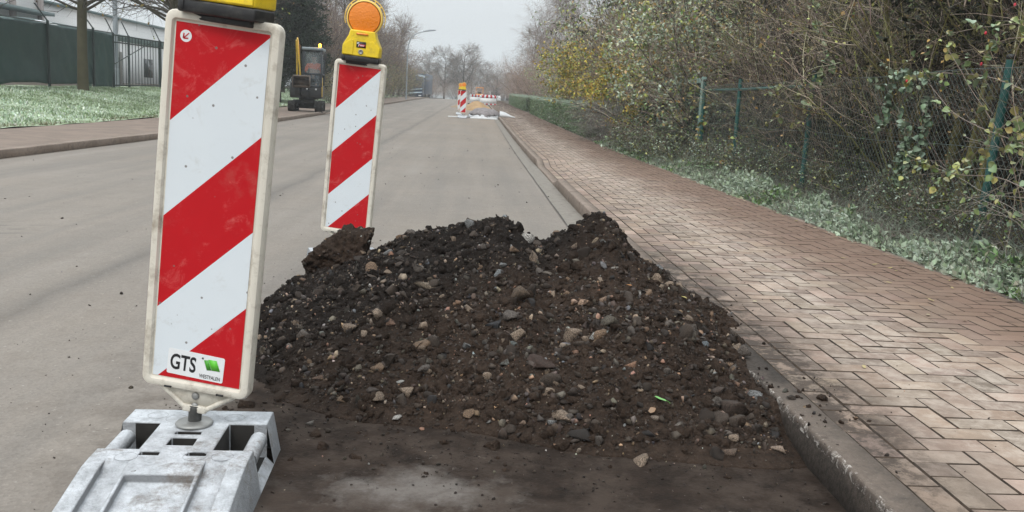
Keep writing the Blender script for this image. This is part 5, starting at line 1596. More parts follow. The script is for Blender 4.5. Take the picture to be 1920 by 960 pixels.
def gate():
    y0, y1 = 15.35, 18.95
    z0 = gz(FX, 17)
    t = thing('garden_gate', 'pale green metal double gate with thin rods beside the ivy clad post', 'gate', (FX - .02, y0, z0))
    for a, c in ((0.0, 1.72), (1.80, 3.58)):
        b = MB()
        b.box(-.02, .02, a, a + .045, .10, 1.34, b=.004); b.box(-.02, .02, c - .045, c, .10, 1.34, b=.004)
        b.box(-.022, .022, a - .002, c + .002, 1.30, 1.385, b=.004); b.box(-.02, .02, a, c, .10, .15, b=.004)
        fr = b.build('gate_frame', M['pale_green'], t)
        b = MB()
        for z in np.arange(.2, 1.3, .075): b.tube([(0, a + .02, z), (0, c - .02, z)], .004, 5, caps=False)
        for y in np.arange(a + .1, c, .055): b.tube([(.006, y, .12), (.006, y, 1.32)], .0025, 4, caps=False)
        b.build('rods', M['green_paint'], t)
    b = MB(); b.box(-.035, .035, -.12, -.04, -.1, 1.40, b=.005); b.build('gate_post', M['pale_green'], t)
gate()

# ---- climbing vines, rose canes and frosted sprays near the right edge
def sprig(name, label, cat, paths, r, nleaf, size, pal, parent_loc, mat='frostleaf', hips=None, twigc=(0.20, .17, .13), along=False):
    t = thing(name, label, cat, parent_loc)
    o_ = np.array(parent_loc)
    tb, lf = [], []
    allP = []
    for P in paths:
        P = np.array(P) - o_
        K = 14
        s = np.linspace(0, len(P) - 1, K); i = np.minimum(s.astype(int), len(P) - 2); f = (s - i)[:, None]
        Q = P[i] * (1 - f) + P[i + 1] * f
        for _ in range(3): Q[1:-1] = (Q[:-2] + 2 * Q[1:-1] + Q[2:]) / 4
        Q += np.cumsum(rg.normal(size=Q.shape) * .004, 0)
        allP.append(Q)
    A = np.array(allP)
    V, F = tubes(A, taper(len(A), 14, r, r * .5), 5); tb.append((V, F, twigc, 0))
    S, D, q = kids(A, 3, .1, .7, rg); B = grow(S, D, .22 * (.4 + rg.random(len(S))), 5, .18, -.03, rg)
    V, F = tubes(B, taper(len(B), 5, r * .5, r * .3), 4); tb.append((V, F, twigc, 0))
    obj('canes', mesh('canes', tb, M['frosttwig']), t)
    per = np.concatenate([A.reshape(-1, 3), B.reshape(-1, 3)])
    i = rg.integers(len(per), size=nleaf)
    V, F, C = leafs(per[i] + rg.normal(size=(nleaf, 3)) * .008, rg.normal(size=(nleaf, 3)) * .7, size, pick(pal, nleaf, rg, .2), rg, .85 if size > .045 else .7, .5, True)
    obj('leaves', mesh('leaves', [(V, F, C, 0)], M[mat]), t)
    for h in (hips or []):
        b = MB(); b.lathe([(.0001, -.011), (.006, -.009), (.009, 0), (.006, .009), (.003, .012), (.0001, .013)], 10)
        b.build('rose_hip', M['red_print'], t, loc=tuple(np.array(h) - o_), smooth=True)
    return t
def px(x, y, X):
    d = cam_ray(x, y); k = X / d[0]
    return (X, d[1] * k, CAMZ + d[2] * k)
LV = [(0.20, .27, .09), (0.30, .32, .09), (0.13, .19, .08), (0.34, .30, .10)]
paths = [[px(2080, 30, 3.5), px(1880, 45, 3.45), px(1760, 60, 3.4), px(1680, 130, 3.4)], [px(2080, 90, 3.4), px(1900, 60, 3.4), px(1830, 110, 3.45), px(1740, 150, 3.5)], [px(2060, 250, 3.5), px(1900, 160, 3.4), px(1800, 140, 3.4), px(1700, 150, 3.45)],
         [px(2060, 330, 3.5), px(1930, 270, 3.4), px(1800, 230, 3.4), px(1740, 160, 3.4)], [px(1940, 500, 3.6), px(1900, 300, 3.5), px(1840, 200, 3.4), px(1780, 100, 3.5)], [px(2060, 200, 3.4), px(1900, 210, 3.3), px(1820, 290, 3.35), px(1740, 340, 3.4)],
         [px(2000, 400, 3.5), px(1880, 330, 3.4), px(1780, 330, 3.4), px(1700, 290, 3.5)], [px(1960, 10, 3.5), px(1900, 100, 3.4), px(1890, 180, 3.4), px(1920, 280, 3.4)]]
sprig('wild_rose', 'arching rose canes with pale leaves and red hips at the upper right edge', 'rose bush', paths, .0035, 330, .05, LV, (3.55, 5.4, gz(3.55, 5.4)), hips=[px(1903, 9, 3.42), px(1848, 62, 3.4), px(1840, 120, 3.4), px(1700, 152, 3.42)], twigc=(0.26, .2, .16))
paths = [[px(x0, y0, 3.6), px((x0 + x1) / 2 + rg.uniform(-20, 20), (y0 + y1) / 2 + rg.uniform(-30, 10), 3.5), px(x1, y1, 3.45)] for x0, y0, x1, y1 in
         ((2000, 330, 1720, 330), (2000, 380, 1730, 380), (1980, 430, 1750, 300), (1960, 300, 1790, 420), (1960, 470, 1800, 360), (1940, 260, 1830, 430), (2000, 300, 1810, 250), (1980, 500, 1850, 380), (1990, 350, 1760, 420), (1930, 250, 1880, 480), (1960, 420, 1700, 390))]
sprig('dry_canes', 'tangle of thin pale dry canes low in front of the leaning right hand post', 'bramble', paths, .0028, 60, .04, LV, (3.6, 5.3, gz(3.6, 5.3)), twigc=(0.33, .28, .23))
paths = [[px(1500, -40, 3.9), px(1530, 30, 3.85), px(1548, 90, 3.8), px(1556, 125, 3.8)]]
sprig('climbing_vine', 'hanging vine with round green leaves above the fence post', 'vine', paths, .004, 70, .075, [(0.13, .20, .09), (0.2, .26, .12)], (3.85, 9.8, 1.6))
paths = [[px(1525, 145, 3.75), px(1470, 160, 3.7), px(1450, 170, 3.7)], [px(1530, 150, 3.72), px(1510, 190, 3.7), px(1492, 235, 3.7)], [px(1520, 160, 3.72), px(1480, 190, 3.7), px(1440, 230, 3.7)]]
sprig('climbing_vine', 'vine with round yellow green leaves draped over the rail at the upright fence post', 'vine', paths, .003, 75, .07, LV, (3.75, 10.2, 1.4))
paths = [[px(1690, 140, 3.75), px(1665, 180, 3.72), px(1670, 220, 3.7), px(1650, 240, 3.7)], [px(1680, 200, 3.75), px(1700, 240, 3.7), px(1690, 290, 3.7)], [px(1740, 190, 3.75), px(1735, 240, 3.7), px(1720, 290, 3.7)], [px(1700, 260, 3.72), px(1690, 300, 3.7), px(1680, 330, 3.7)], [px(1745, 150, 3.74), px(1700, 140, 3.7), px(1670, 142, 3.7)]]
sprig('frosted_creeper', 'hoar frosted creeper hanging on the fence between the two nearest posts', 'creeper', paths, .003, 420, .05, [(0.10, .15, .09), (0.16, .22, .14)], (3.75, 8, 1.2))
paths = [[px(1330 + dx, 170 + dy, 3.72), px(1320 + dx * 1.2, 220 + dy, 3.7), px(1300 + dx, 280 + dy, 3.66)] for dx, dy in ((0, 0), (-30, 20), (40, 60))]
sprig('climbing_vine', 'yellowing vine trailing over the right half of the gate', 'vine', paths, .004, 130, .06, [L_YG, L_GRN, L_OCH], (3.7, 15, 1.2), mat='leaf')

# ---- fallen leaves
def fallen(x, y, z, s, col, label, group, nm='fallen_leaf', curl=.3):
    a = np.linspace(0, 2 * PI, 15)[:-1]
    r_ = (0.55 + .45 * np.abs(np.cos(a)) ** .8) * (1 + .10 * np.sin(a * 7))
    X, Y = r_ * np.cos(a), .62 * r_ * np.sin(a)
    V = [(0, 0, .0)] + [(u, v, .04 + curl * (abs(v) ** 1.2 + .3 * u * u)) for u, v in zip(X, Y)]
    F = [(0, i, i % 14 + 1) for i in range(1, 15)]
    b = MB(); b.add(np.array(V) * s, F, 0, col)
    V2, F2 = tubes(np.array([[(-1.0 * s, 0, .3 * s), (-1.4 * s, .05 * s, .25 * s), (-1.7 * s, .1 * s, .1 * s)]]), np.full((1, 3), .03 * s), 3)
    b.add(V2, F2, 0, col)
    o = b.build(nm, M['leaf'])
    o.location = (x, y, z + .004); o.rotation_euler = (rg.uniform(-.2, .2), rg.uniform(-.2, .2), rg.uniform(0, 6.28))
    return tag(o, label, 'leaf', group)
LF = [(0.45, .38, .08), (0.38, .28, .10), (0.42, .33, .2), (0.22, .13, .06)]
for (x, y) in ((1632, 465), (1660, 470), (1662, 478), (1581, 485), (1640, 497), (1680, 509), (1752, 505), (1785, 541), (1800, 520), (1690, 503), (1707, 509), (1415, 567), (1361, 580), (1666, 531), (1740, 592), (1809, 603), (1878, 599), (1745, 564), (1865, 560), (1842, 536), (1528, 428), (1461, 440), (1370, 392), (1408, 445), (1300, 455), (1620, 690), (1905, 560)):
    d = cam_ray(x, y); k = (.118 + float(0) - CAMZ) / d[2]
    fallen(d[0] * k, d[1] * k, .118, rg.uniform(.012, .022), LF[rg.integers(4)], 'small yellowish fallen leaf lying on the brick pavement', 'fallen leaves on the pavement')
for _ in range(34):
    yv = 3.5 + 11 * rg.random() ** 1.3; xv = 3.02 - .35 * rg.random() ** 2.5
    fallen(xv, yv, .118, rg.uniform(.012, .024), LF[rg.integers(4)], 'withered leaf at the planted edge of the brick pavement', 'withered leaves along the pavement edge')
for (x, y, s, c, lab) in ((1237, 755, .022, (0.10, .32, .04), 'bright green leaf lying on the lower part of the heap'), (1222, 777, .024, (0.22, .10, .035), 'curled brown leaf just below the green leaf on the heap'), (1282, 563, .022, (0.42, .32, .05), 'yellow leaf at the right edge of the heap'),
                          (1180, 540, .014, (0.5, .2, .04), 'orange leaf scrap on the upper right of the heap'), (930, 768, .014, (0.4, .2, .08), 'small orange brown leaf low on the heap')):
    q = on_pile(x, y)
    fallen(q[0], q[1], q[2] + .006, s, c, lab, None, curl=.5)
# ------------------------------------------------------------------ left side: screen fence, bar fence, buildings, lamp posts
M['tarp'] = simple('green_tarpaulin', (0.022, 0.052, 0.048), 0.6, 0.15, 1.5, dirt=(0.05, 0.075, 0.07), dirt_amt=0.5)
M['dkmetal'] = simple('dark_painted_metal', (0.020, 0.032, 0.032), 0.5, 0.2, 6)
M['gmetal'] = simple('grey_green_metal', (0.13, 0.18, 0.18), 0.5, 0.15, 6)
M['galv'] = simple('galvanised', (0.30, 0.33, 0.36), 0.45, 0.12, 3, metal=0.3)
t = NT('wall_panels')
x, y, z = t.xyz()
ln_ = t.math('FRACT', t.math('MULTIPLY', z, 2.4))
M['panel_wall'] = t.fin(t.mix(t.ramp(ln_, [(0.0, 0.75), (0.06, 0)]), t.mix(t.noise(.5, 5), (0.66, 0.65, 0.64), (0.76, 0.75, 0.74)), (0.42, 0.42, 0.42)), .6)
M['shade_wall'] = simple('grey_shutter', (0.22, 0.21, 0.20), 0.7, 0.2, 1.0)
M['pilaster'] = simple('pink_grey_pilaster', (0.40, 0.34, 0.32), 0.7, 0.1, 1.0)
M['glass'] = simple('dark_glass', (0.03, 0.035, 0.04), 0.08, 0.1, 1, spec=0.8)
M['white_paint'] = simple('white_paint', (0.72, 0.73, 0.73), 0.5, 0.06, 2)
LX = -14.7
def lz(y): return gz(LX, y)
def screen_fence():
    t = thing('screen_fence', 'dark green tarpaulin screen fence with angled post tops on the left bank', 'fence', (LX, 0, 0))
    ys = np.arange(16, 38.0, .07); zs = np.linspace(0, 1, 26)
    Y, Zt = np.meshgrid(ys, zs)
    wr = .045 * vnoise(Y * .9 + Zt, Zt * 2.2, 4) + .02 * vnoise(Y * 3 + Zt * 4, Zt * 3, 2)
    # folds fanning from the last tie, sag between posts
    dd = np.abs(Y - 37.0); fan = .05 * np.sin((Y - 36.9) / (1.12 - Zt) * 5.0) * np.exp(-dd * 1.1) * (1 - Zt)
    top = 2.17 - .05 * np.abs(np.sin((Y - 32.2) / 3.75 * PI)) + .015 * vnoise(Y * 2, Y * 0, 3)
    bot = .14 + .07 * vnoise(Y * .8, Y * 0, 6) - .10 * (Y > 35.9)
    G_ = g(Y) + bank(LX, Y)
    V = np.stack([wr + fan, Y, G_ + bot + (top - bot) * Zt], -1).reshape(-1, 3)
    nx = len(ys); i, j = np.meshgrid(np.arange(len(zs) - 1), np.arange(nx - 1), indexing='ij'); a = (i * nx + j).ravel()
    o = obj('tarpaulin', mesh('tarpaulin', [(V, np.stack([a, a + 1, a + nx + 1, a + nx], 1), None, 0)], M['tarp'], True), t)
    m = o.modifiers.new('thickness', 'SOLIDIFY'); m.thickness = .004
    for y in (17.2, 20.9, 24.7, 28.4, 32.2, 35.9):
        b = MB(); b.tube([(.09, y, lz(y) - .1), (.09, y, lz(y) + 2.28)], .045, 10); b.tube([(.09, y, lz(y) + 2.26), (-.28, y - .1, lz(y) + 2.82)], .025, 8)
        b.build('post', M['dkmetal'], t)
    MB().tube([(.05, 16, lz(16) + 2.2), (.05, 27, lz(27) + 2.2), (.05, 38, lz(38) + 2.2)], .02, 6).build('top_rail', M['dkmetal'], t)
screen_fence()
def bar_fence():
    t = thing('bar_fence', 'tall dark steel bar fence beyond the end of the green screen', 'fence', (LX, 0, 0))
    for y in (38.05, 39.7, 43.5, 47.2, 51):
        b = MB(); b.tube([(0, y, lz(y) - .1), (0, y, lz(y) + 2.2)], .05, 8); b.tube([(0, y, lz(y) + 2.18), (-.25, y - .1, lz(y) + 2.75)], .022, 6)
        b.build('post', M['dkmetal'], t)
    b = MB()
    for z in (2.14, 1.86, .14):
        b.tube([(0, 38.05, lz(38) + z), (0, 51, lz(51) + z)], .03, 6)
    b.tube([(0.03, 38.1, lz(38) + 1.0), (.03, 42.5, lz(42) + 2.1)], .02, 6)
    b.build('rails', M['dkmetal'], t)
    b = MB()
    for y in np.arange(38.3, 51, .36): b.tube([(0, y, lz(y) + .1), (0, y, lz(y) + 2.14)], .016, 5, caps=False)
    b.build('bars', M['dkmetal'], t)
bar_fence()
t = thing('gate_beam', 'long pale grey green gate beam above the bar fence', 'gate', (-16.2, 33, 0))
b = MB(); b.box(-.09, .09, 0, 19, 2.85, 3.05, b=.01); b.build('beam', M['gmetal'], t)
for y in (6.3, 18.8):
    MB().box(-.08, .08, y - .08, y + .08, .5, 2.86).build('post', M['gmetal'], t)
# buildings
def building_left():
    t = thing('warehouse', 'large pale panelled warehouse behind the green screen fence', 'building', (-27, 40, 0))
    MB().box(-16, 0, -10, 18.6, 0, 10.5).build('wall', M['panel_wall'], t)
    MB().box(-16, .02, 18.62, 42, 0, 5.6).build('annex', M['panel_wall'], t)
    MB().box(-16.2, .25, 18.64, 42.2, 5.6, 5.75).build('annex_roof', M['gmetal'], t)
    for y in (1.0, 4.5, 8.0, 11.5, 15.0, 18.4):
        MB().box(-.05, .22, y - .2, y + .2, 0, 10.4).build('pilaster', M['pilaster'], t)
    MB().box(.0, 1.0, -10, 18.3, 4.75, 4.95).build('canopy', M['gmetal'], t)
    for y in (-6, 1.2, 4.8, 8.3, 11.8):
        o = MB().box(.01, .06, y + .15, y + 2.9, .5, 4.2).build('roller_door', M['shade_wall'], t)
building_left()
t = thing('low_hall', 'low pale grey hall seen through the bar fence', 'building', (-22, 42, 0))
MB().box(-4.6, 0, 4, 50, 0, 3.7).build('wall', simple('light_plaster', (0.64, 0.65, 0.66), .8, .08, .5), t)
MB().box(-4.75, .2, 3.8, 50.2, 3.7, 3.86).build('roof', M['gmetal'], t)
for y in (12, 20, 28): MB().box(-.01, .03, y, y + 1.6, 1.4, 2.6).build('window', M['glass'], t)
def covered(loc, s, label):
    t = thing('covered_stack', label, 'covered goods', loc)
    MB().box(-1.2 * s, 1.2 * s, -1.6 * s, 1.6 * s, 0, 2.2, b=.03).build('stack', M['shade_wall'], t)
    n = 24; L = []
    for k, (f, z) in enumerate(((1.08, 1.9), (1.08, 2.25), (1.0, 2.5), (.8, 2.72), (.5, 2.86), (.1, 2.9))):
        L.append([(1.2 * s * f * math.copysign(abs(math.cos(a)) ** .6, math.cos(a)), 1.6 * s * f * math.copysign(abs(math.sin(a)) ** .6, math.sin(a)), z + .04 * math.sin(5 * a + k)) for a in np.linspace(0, 2 * PI, n, endpoint=False)])
    MB().loft(L).build('cover', M['white_paint'], t, smooth=True)
covered((-20.8, 44.5, .75), 1.0, 'goods stack under a bulging white cover behind the green screen, left of the mossy tree')
covered((-18.6, 45.5, .30), .8, 'lower white covered stack just behind the trunk of the mossy tree')
# lamp posts
t = thing('lamp_post', 'thick galvanised lamp post behind the end of the green screen', 'lamp post', (-15.35, 40, gz(-15.3, 40)))
MB().lathe([(.0001, 0), (.13, 0), (.125, .8), (.105, .82), (.075, 9.0), (.0001, 9.0)], 14).build('pole', M['galv'], t, smooth=True)
MB().tube([(0, 0, 8.9), (.3, 0, 9.3), (1.2, 0, 9.45)], .04, 8).build('arm', M['galv'], t)
b = MB(); b.box(1.1, 1.7, -.14, .14, 9.38, 9.5, b=.03); b.build('lamp_head', M['galv'], t)
y = 85
t = thing('street_lamp', 'curved street lamp reaching over the road beyond the left trees', 'street lamp', (-6.45, y, gz(-6.5, y)), R_(0))
pts = [(0, 0, 0), (0, 0, 2), (0, 0, 4.2), (.06, 0, 4.9), (.25, 0, 5.45), (.6, 0, 5.85), (1.1, 0, 6.08), (1.45, 0, 6.15)]
MB().tube(pts, [.075, .065, .055, .05, .045, .042, .04, .04], 10).build('pole', M['galv'], t, smooth=True)
b = MB(); b.prism([(1.35, 6.10), (2.5, 6.30), (2.52, 6.38), (1.9, 6.36), (1.35, 6.20)], -.1, .1, bev=.02); b.build('lamp_head', M['galv'], t)

# ------------------------------------------------------------------ small excavator with its driver
M['exyellow'] = simple('machine_yellow', (0.55, 0.36, 0.03), .45, .15, 6, dirt=(0.15, .1, .05), dirt_amt=.6)
M['exblack'] = simple('machine_black', (0.012, 0.012, 0.014), .45, .3, 6, dirt=(0.06, .05, .04), dirt_amt=.6)
M['exgrey'] = simple('machine_grey', (0.035, 0.042, 0.05), .45, .15, 6)
M['roofgrey'] = simple('cab_roof', (0.16, 0.20, 0.22), .4, .1, 6)
M['rubber'] = simple('rubber', (0.018, 0.017, 0.016), .85, .3, 10, dirt=(0.09, .07, .055), dirt_amt=.7)
M['bucket'] = simple('worn_steel', (0.13, 0.10, 0.078), .55, .3, 8, metal=.3)
gl = bpy.data.materials.new('cab_glass'); gl.use_nodes = True
p = gl.node_tree.nodes['Principled BSDF']; p.inputs['Base Color'].default_value = (.75, .82, .85, 1); p.inputs['Roughness'].default_value = .03; p.inputs['Transmission Weight'].default_value = .9; p.inputs['IOR'].default_value = 1.05
M['cabglass'] = gl
def excavator():
    ex, ey = -6.78, 37.2
    t = thing('excavator', 'small yellow and black excavator with lit orange lamp on the left pavement', 'excavator', (ex, ey, gz(-7, ey) + .0), R_(4))
    for s in (-1, 1):
        x0 = s * .52
        n = 44; L_, r = .52, .19
        path = []
        for k in range(n):
            u = k / n
            per = 4 * L_ + 2 * PI * r; d = u * per
            if d < 2 * L_: path.append((-L_ + d, 0.0, -1))
            elif d < 2 * L_ + PI * r:
                a = (d - 2 * L_) / r; path.append((L_ + r * math.sin(a), r - r * math.cos(a), 0))
            elif d < 4 * L_ + PI * r: path.append((L_ - (d - 2 * L_ - PI * r), 2 * r, 1))
            else:
                a = (d - 4 * L_ - PI * r) / r; path.append((-L_ - r * math.sin(a), r + r * math.cos(a), 0))
        def loop(dx, e):
            return [(x0 + dx, yy * (1 + e * .05), r + (zz - r) * (1 + e * .12)) for yy, zz, _ in path]
        b = MB(); b.loft([loop(-.14, -1), loop(-.14, 0), loop(.14, 0), loop(.14, -1)], cap=(False, False))
        for k in range(0, n, 1):
            yy, zz, _ = path[k]; nx_ = Vector((0, yy if abs(yy) > L_ else 0, zz - r))
            if abs(yy) > L_: nx_ = Vector((0, yy - math.copysign(L_, yy), zz - r))
            nx_.normalize()
            c = Vector((x0, yy, zz)) + nx_ * .012
            tg = Vector((0, -nx_.z, nx_.y))
            V = [tuple(c + Vector((sx * .14, 0, 0)) + tg * st2 * .022 + nx_ * sn * .014) for sn in (-1, 1) for st2 in (-1, 1) for sx in (-1, 1)]
            b.add(V, [(0, 2, 3, 1), (4, 5, 7, 6), (0, 1, 5, 4), (2, 6, 7, 3), (0, 4, 6, 2), (1, 3, 7, 5)])
        tr = b.build('track', M['rubber'], t)
        b = MB()
        for yy in (-.5, -.2, .1, .5): b.lathe([(.0001, -.11), (.13 if abs(yy) == .5 else .08, -.1), (.13 if abs(yy) == .5 else .08, .1), (.0001, .11)], 14, M=Matrix.Translation((x0, yy, .19 if abs(yy) == .5 else .13)) @ Matrix.Rotation(PI / 2, 4, 'Y'))
        b.box(x0 - .06, x0 + .06, -.5, .5, .13, .27); b.build('rollers', M['exblack'], tr)
    b = MB(); b.box(-.42, .42, -.25, .25, .30, .44, b=.03); b.lathe([(.0001, .4), (.32, .4), (.32, .52), (.0001, .52)], 20)
    b.build('undercarriage', M['exblack'], t)
    b = MB(); b.prism([(-.86, .12), (-.80, .10), (-.76, .30), (-.80, .44), (-.85, .44), (-.81, .28)], -.64, .64, axis='x'); b.box(-.3, -.22, -.8, -.3, .24, .3); b.box(.22, .3, -.8, -.3, .24, .3)
    b.xf(Matrix.Rotation(PI, 4, 'Z')); b.build('dozer_blade', M['exblack'], t)
    b = MB(); b.box(-.62, .62, -.50, .72, .52, .98, b=.06); b.box(-.62, .0, .0, .74, .96, 1.32, b=.08); b.box(-.14, .14, -.74, -.42, .56, .84, b=.04); b.box(-.60, -.1, -.48, .1, .95, 1.12, b=.04)
    b.build('body', M['exblack'], t)
    MB().box(-.55, .55, .70, .80, .62, 1.25, b=.04).build('counterweight', M['exyellow'], t)
    MB().box(.605, .635, -.45, -.2, .6, 1.35, b=.01).build('side_cover', M['exyellow'], t)
    # cab
    x0, x1, y0, y1, z0, z1 = -.10, .60, -.50, .62, .98, 2.38
    b = MB()
    for (xx, yy) in ((x0, y0), (x1, y0), (x0, y1), (x1, y1)): b.box(xx - .035, xx + .035, yy - .035, yy + .035, z0, z1, b=.012)
    for zz in (z0 + .03, z0 + .50, z1 - .02):
        b.box(x0, x1, y0 - .025, y0 + .025, zz - .03, zz + .03); b.box(x0, x1, y1 - .025, y1 + .025, zz - .03, zz + .03)
        b.box(x0 - .025, x0 + .025, y0, y1, zz - .03, zz + .03); b.box(x1 - .025, x1 + .025, y0, y1, zz - .03, zz + .03)
    b.box(x0, x1, y0, y1, z0 - .02, z0 + .02)
    b.build('cab_frame', M['exgrey'], t)
    MB().box(x0 - .06, x1 + .06, y0 - .09, y1 + .05, z1, z1 + .12, b=.04).build('cab_roof', M['roofgrey'], t)
    MB().box(x0 + .03, x1 - .03, y0 - .004, y0 + .004, z0 + .05, z1 - .05).build('windscreen', M['cabglass'], t)
    for xx, nm in ((x0, 'side_window'), (x1, 'side_window')): MB().box(xx - .004, xx + .004, y0 + .04, y1 - .04, z0 + .5, z1 - .05).build(nm, M['cabglass'], t)
    b = MB(); b.box(.05, .45, .12, .5, 1.20, 1.32, b=.04); b.box(.08, .42, .40, .52, 1.3, 1.9, b=.04); b.box(.12, .38, .16, .46, .98, 1.2); b.build('seat', M['exblack'], t)
    b = MB(); b.tube([(x1 + .02, y0, 2.25), (x1 + .14, y0 - .08, 2.3)], .012, 6); b.box(x1 + .08, x1 + .2, y0 - .1, y0 - .07, 2.02, 2.3, b=.01); b.build('mirror', M['exblack'], t)
    # boom, arm, bucket at the driver's right hand, folded up in front of the cab
    b = MB(); b.box(-.42, -.18, -.72, -.45, .62, 1.05, b=.03); b.build('swing_bracket', M['exblack'], t)
    b = MB(); b.prism([(-.60, .95), (-.75, 1.5), (-.82, 2.05), (-1.05, 2.70), (-.93, 2.74), (-.68, 2.08), (-.60, 1.5), (-.48, 1.0)], -.345, -.285, axis='x', bev=.012); bo = b.build('boom', M['exyellow'], t)
    b = MB(); b.tube([(-.30, -.62, 1.15), (-.30, -.55, 1.7)], .035, 8); b.tube([(-.30, -.55, 1.7), (-.30, -.72, 2.15)], .018, 8); b.build('hydraulic_cylinder', M['exblack'], bo)
    b = MB(); b.prism([(-1.02, 2.82), (-.90, 2.66), (-.98, 2.0), (-1.02, 1.35), (-1.12, 1.35), (-1.12, 2.1), (-1.12, 2.75)], -.30, -.245, axis='x', bev=.012); b.p = [(np.stack([V[:, 0] + .13 * (2.8 - V[:, 2]) / 1.45, V[:, 1], V[:, 2]], 1), F, c, k) for V, F, c, k in b.p]; ar = b.build('arm', M['exyellow'], t)
    b = MB(); b.tube([(-.20, -.86, 2.55), (-.20, -.90, 2.0)], .032, 8); b.tube([(-.20, -.90, 2.0), (-.20, -.96, 1.45)], .016, 8)
    b.tube([(-.27, -.98, 2.9), (-.28, -.75, 2.5), (-.28, -.62, 1.9), (-.34, -.6, 1.2)], .012, 6); b.build('hydraulic_cylinder', M['exblack'], ar)
    # bucket: open shell
    prof = [(-1.30, 1.36), (-1.05, 1.40), (-.98, 1.22), (-1.02, 1.02), (-1.18, .92), (-1.36, .96)]
    b = MB()
    for i in range(len(prof) - 1):
        (a0, c0), (a1, c1) = prof[i], prof[i + 1]
        b.add([(-.42, a0, c0), (.22, a0, c0), (.22, a1, c1), (-.42, a1, c1)], [(0, 1, 2, 3)])
    for xx in (-.42, .22):
        b.add([(xx, a, c) for a, c in prof], [list(range(len(prof)))])
    for k in range(5): xx = -.39 + k * .145; b.prism([(-1.36, .945), (-1.36, .985), (-1.46, .98)], xx, xx + .05, axis='x')
    bu = b.build('bucket', M['bucket'], t)
    m = bu.modifiers.new('thickness', 'SOLIDIFY'); m.thickness = .018
    # flashing lamp
    MB().lathe([(.0001, 0), (.05, 0), (.05, .03), (.0001, .03)], 14, M=Matrix.Translation((.52, -.36, 2.50))).build('lamp_socket', M['exblack'], t)
    em = bpy.data.materials.new('lit_amber'); em.use_nodes = True; q = em.node_tree.nodes['Principled BSDF']
    q.inputs['Base Color'].default_value = (.9, .25, .01, 1); q.inputs['Emission Color'].default_value = (1, .30, .03, 1); q.inputs['Emission Strength'].default_value = 9
    MB().lathe([(.0001, .03), (.05, .03), (.052, .10), (.038, .15), (.0001, .165)], 14, M=Matrix.Translation((.52, -.36, 2.50))).build('warning_lamp', em, t, smooth=True)
    ld = bpy.data.lights.new('warning_light', 'POINT'); ld.energy = 25; ld.color = (1, .35, .05); ld.shadow_soft_size = .06
    lo = bpy.data.objects.new('warning_light', ld); COL.objects.link(lo); lo.parent = t; lo.location = (.52, -.44, 2.62)
    for xx in (.05, .4):
        MB().lathe([(.0001, 0), (.035, 0), (.035, .03), (.0001, .035)], 10, M=Matrix.Translation((xx, -.505, .88)) @ Matrix.Rotation(PI / 2, 4, 'X')).build('headlight', M['white_paint'], t)
    # driver
    base = Vector((ex, ey, gz(-7, ey)))
    pj = thing('person', 'driver in an orange safety vest sitting in the cab of the small excavator', 'person', (ex + .24, ey + .02, base.z + 1.32), R_(4))
    def skin(name, verts, edges, mat):
        me = bpy.data.meshes.new(name); me.from_pydata([v[:3] for v in verts], edges, []); me.materials.append(mat)
        o = obj(name, me, pj)
        m = o.modifiers.new('skin', 'SKIN'); 
        for i, v in enumerate(verts): me.skin_vertices[0].data[i].radius = (v[3], v[3] * (v[4] if len(v) > 4 else 1))
        me.skin_vertices[0].data[0].use_root = True
        o.modifiers.new('sub', 'SUBSURF').levels = 1
        o.modifiers['sub'].render_levels = 2
        return o
    skinm = simple('skin', (0.42, .26, .19), .5, .05, 10); vest = simple('orange_vest', (0.85, .14, .03), .7, .08, 10); trou = simple('dark_trousers', (0.03, .035, .05), .8, .1, 10)
    # one body: pelvis, spine, neck, head, arms to the levers, thighs, shins
    V = [(0, .15, .08, .13), (0, .19, .30, .14), (0, .17, .50, .14), (0, .13, .60, .055), (0, .11, .67, .06), (0, .09, .77, .095), (0, .09, .86, .07),
         (-.19, .15, .51, .06), (-.25, .05, .30, .045), (-.20, -.17, .22, .032), (-.20, -.24, .24, .035), (.19, .15, .51, .06), (.25, .05, .30, .045), (.20, -.17, .22, .032), (.20, -.24, .24, .035),
         (-.11, .0, .07, .085), (-.14, -.30, .09, .065), (-.14, -.36, -.25, .04), (-.14, -.46, -.29, .035), (.11, .0, .07, .085), (.14, -.30, .09, .065), (.14, -.36, -.25, .04), (.14, -.46, -.29, .035)]
    E_ = [(0, 1), (1, 2), (2, 3), (3, 4), (4, 5), (5, 6), (2, 7), (7, 8), (8, 9), (9, 10), (2, 11), (11, 12), (12, 13), (13, 14), (0, 15), (15, 16), (16, 17), (17, 18), (0, 19), (19, 20), (20, 21), (21, 22)]
    skin('body', V, E_, skinm)
    skin('safety_vest', [(0, .15, .10, .14), (0, .19, .30, .145), (0, .17, .49, .145), (0, .15, .55, .085), (-.19, .15, .51, .066), (-.26, .05, .30, .056), (-.22, -.10, .235, .045), (.20, .15, .51, .07), (.26, .05, .30, .056), (.22, -.10, .235, .045)], [(0, 1), (1, 2), (2, 3), (2, 4), (4, 5), (5, 6), (2, 7), (7, 8), (8, 9)], vest)
    skin('trousers', [(0, .15, .06, .14), (-.11, .0, .075, .098), (-.14, -.30, .095, .078), (-.14, -.36, -.22, .05), (.11, .0, .075, .098), (.14, -.30, .095, .078), (.14, -.36, -.22, .05)], [(0, 1), (1, 2), (2, 3), (0, 4), (4, 5), (5, 6)], trou)
    b = MB(); b.lathe([(.098, .0), (.102, .03), (.08, .08), (.03, .105), (.0001, .108)], 18, M=Matrix.Translation((0, .095, .80)) @ Matrix.Diagonal((.88, 1.05, 1, 1)))
    b.build('hair', simple('dark_hair', (.03, .022, .018), .8, .1, 30), pj, smooth=True)
    b = MB()
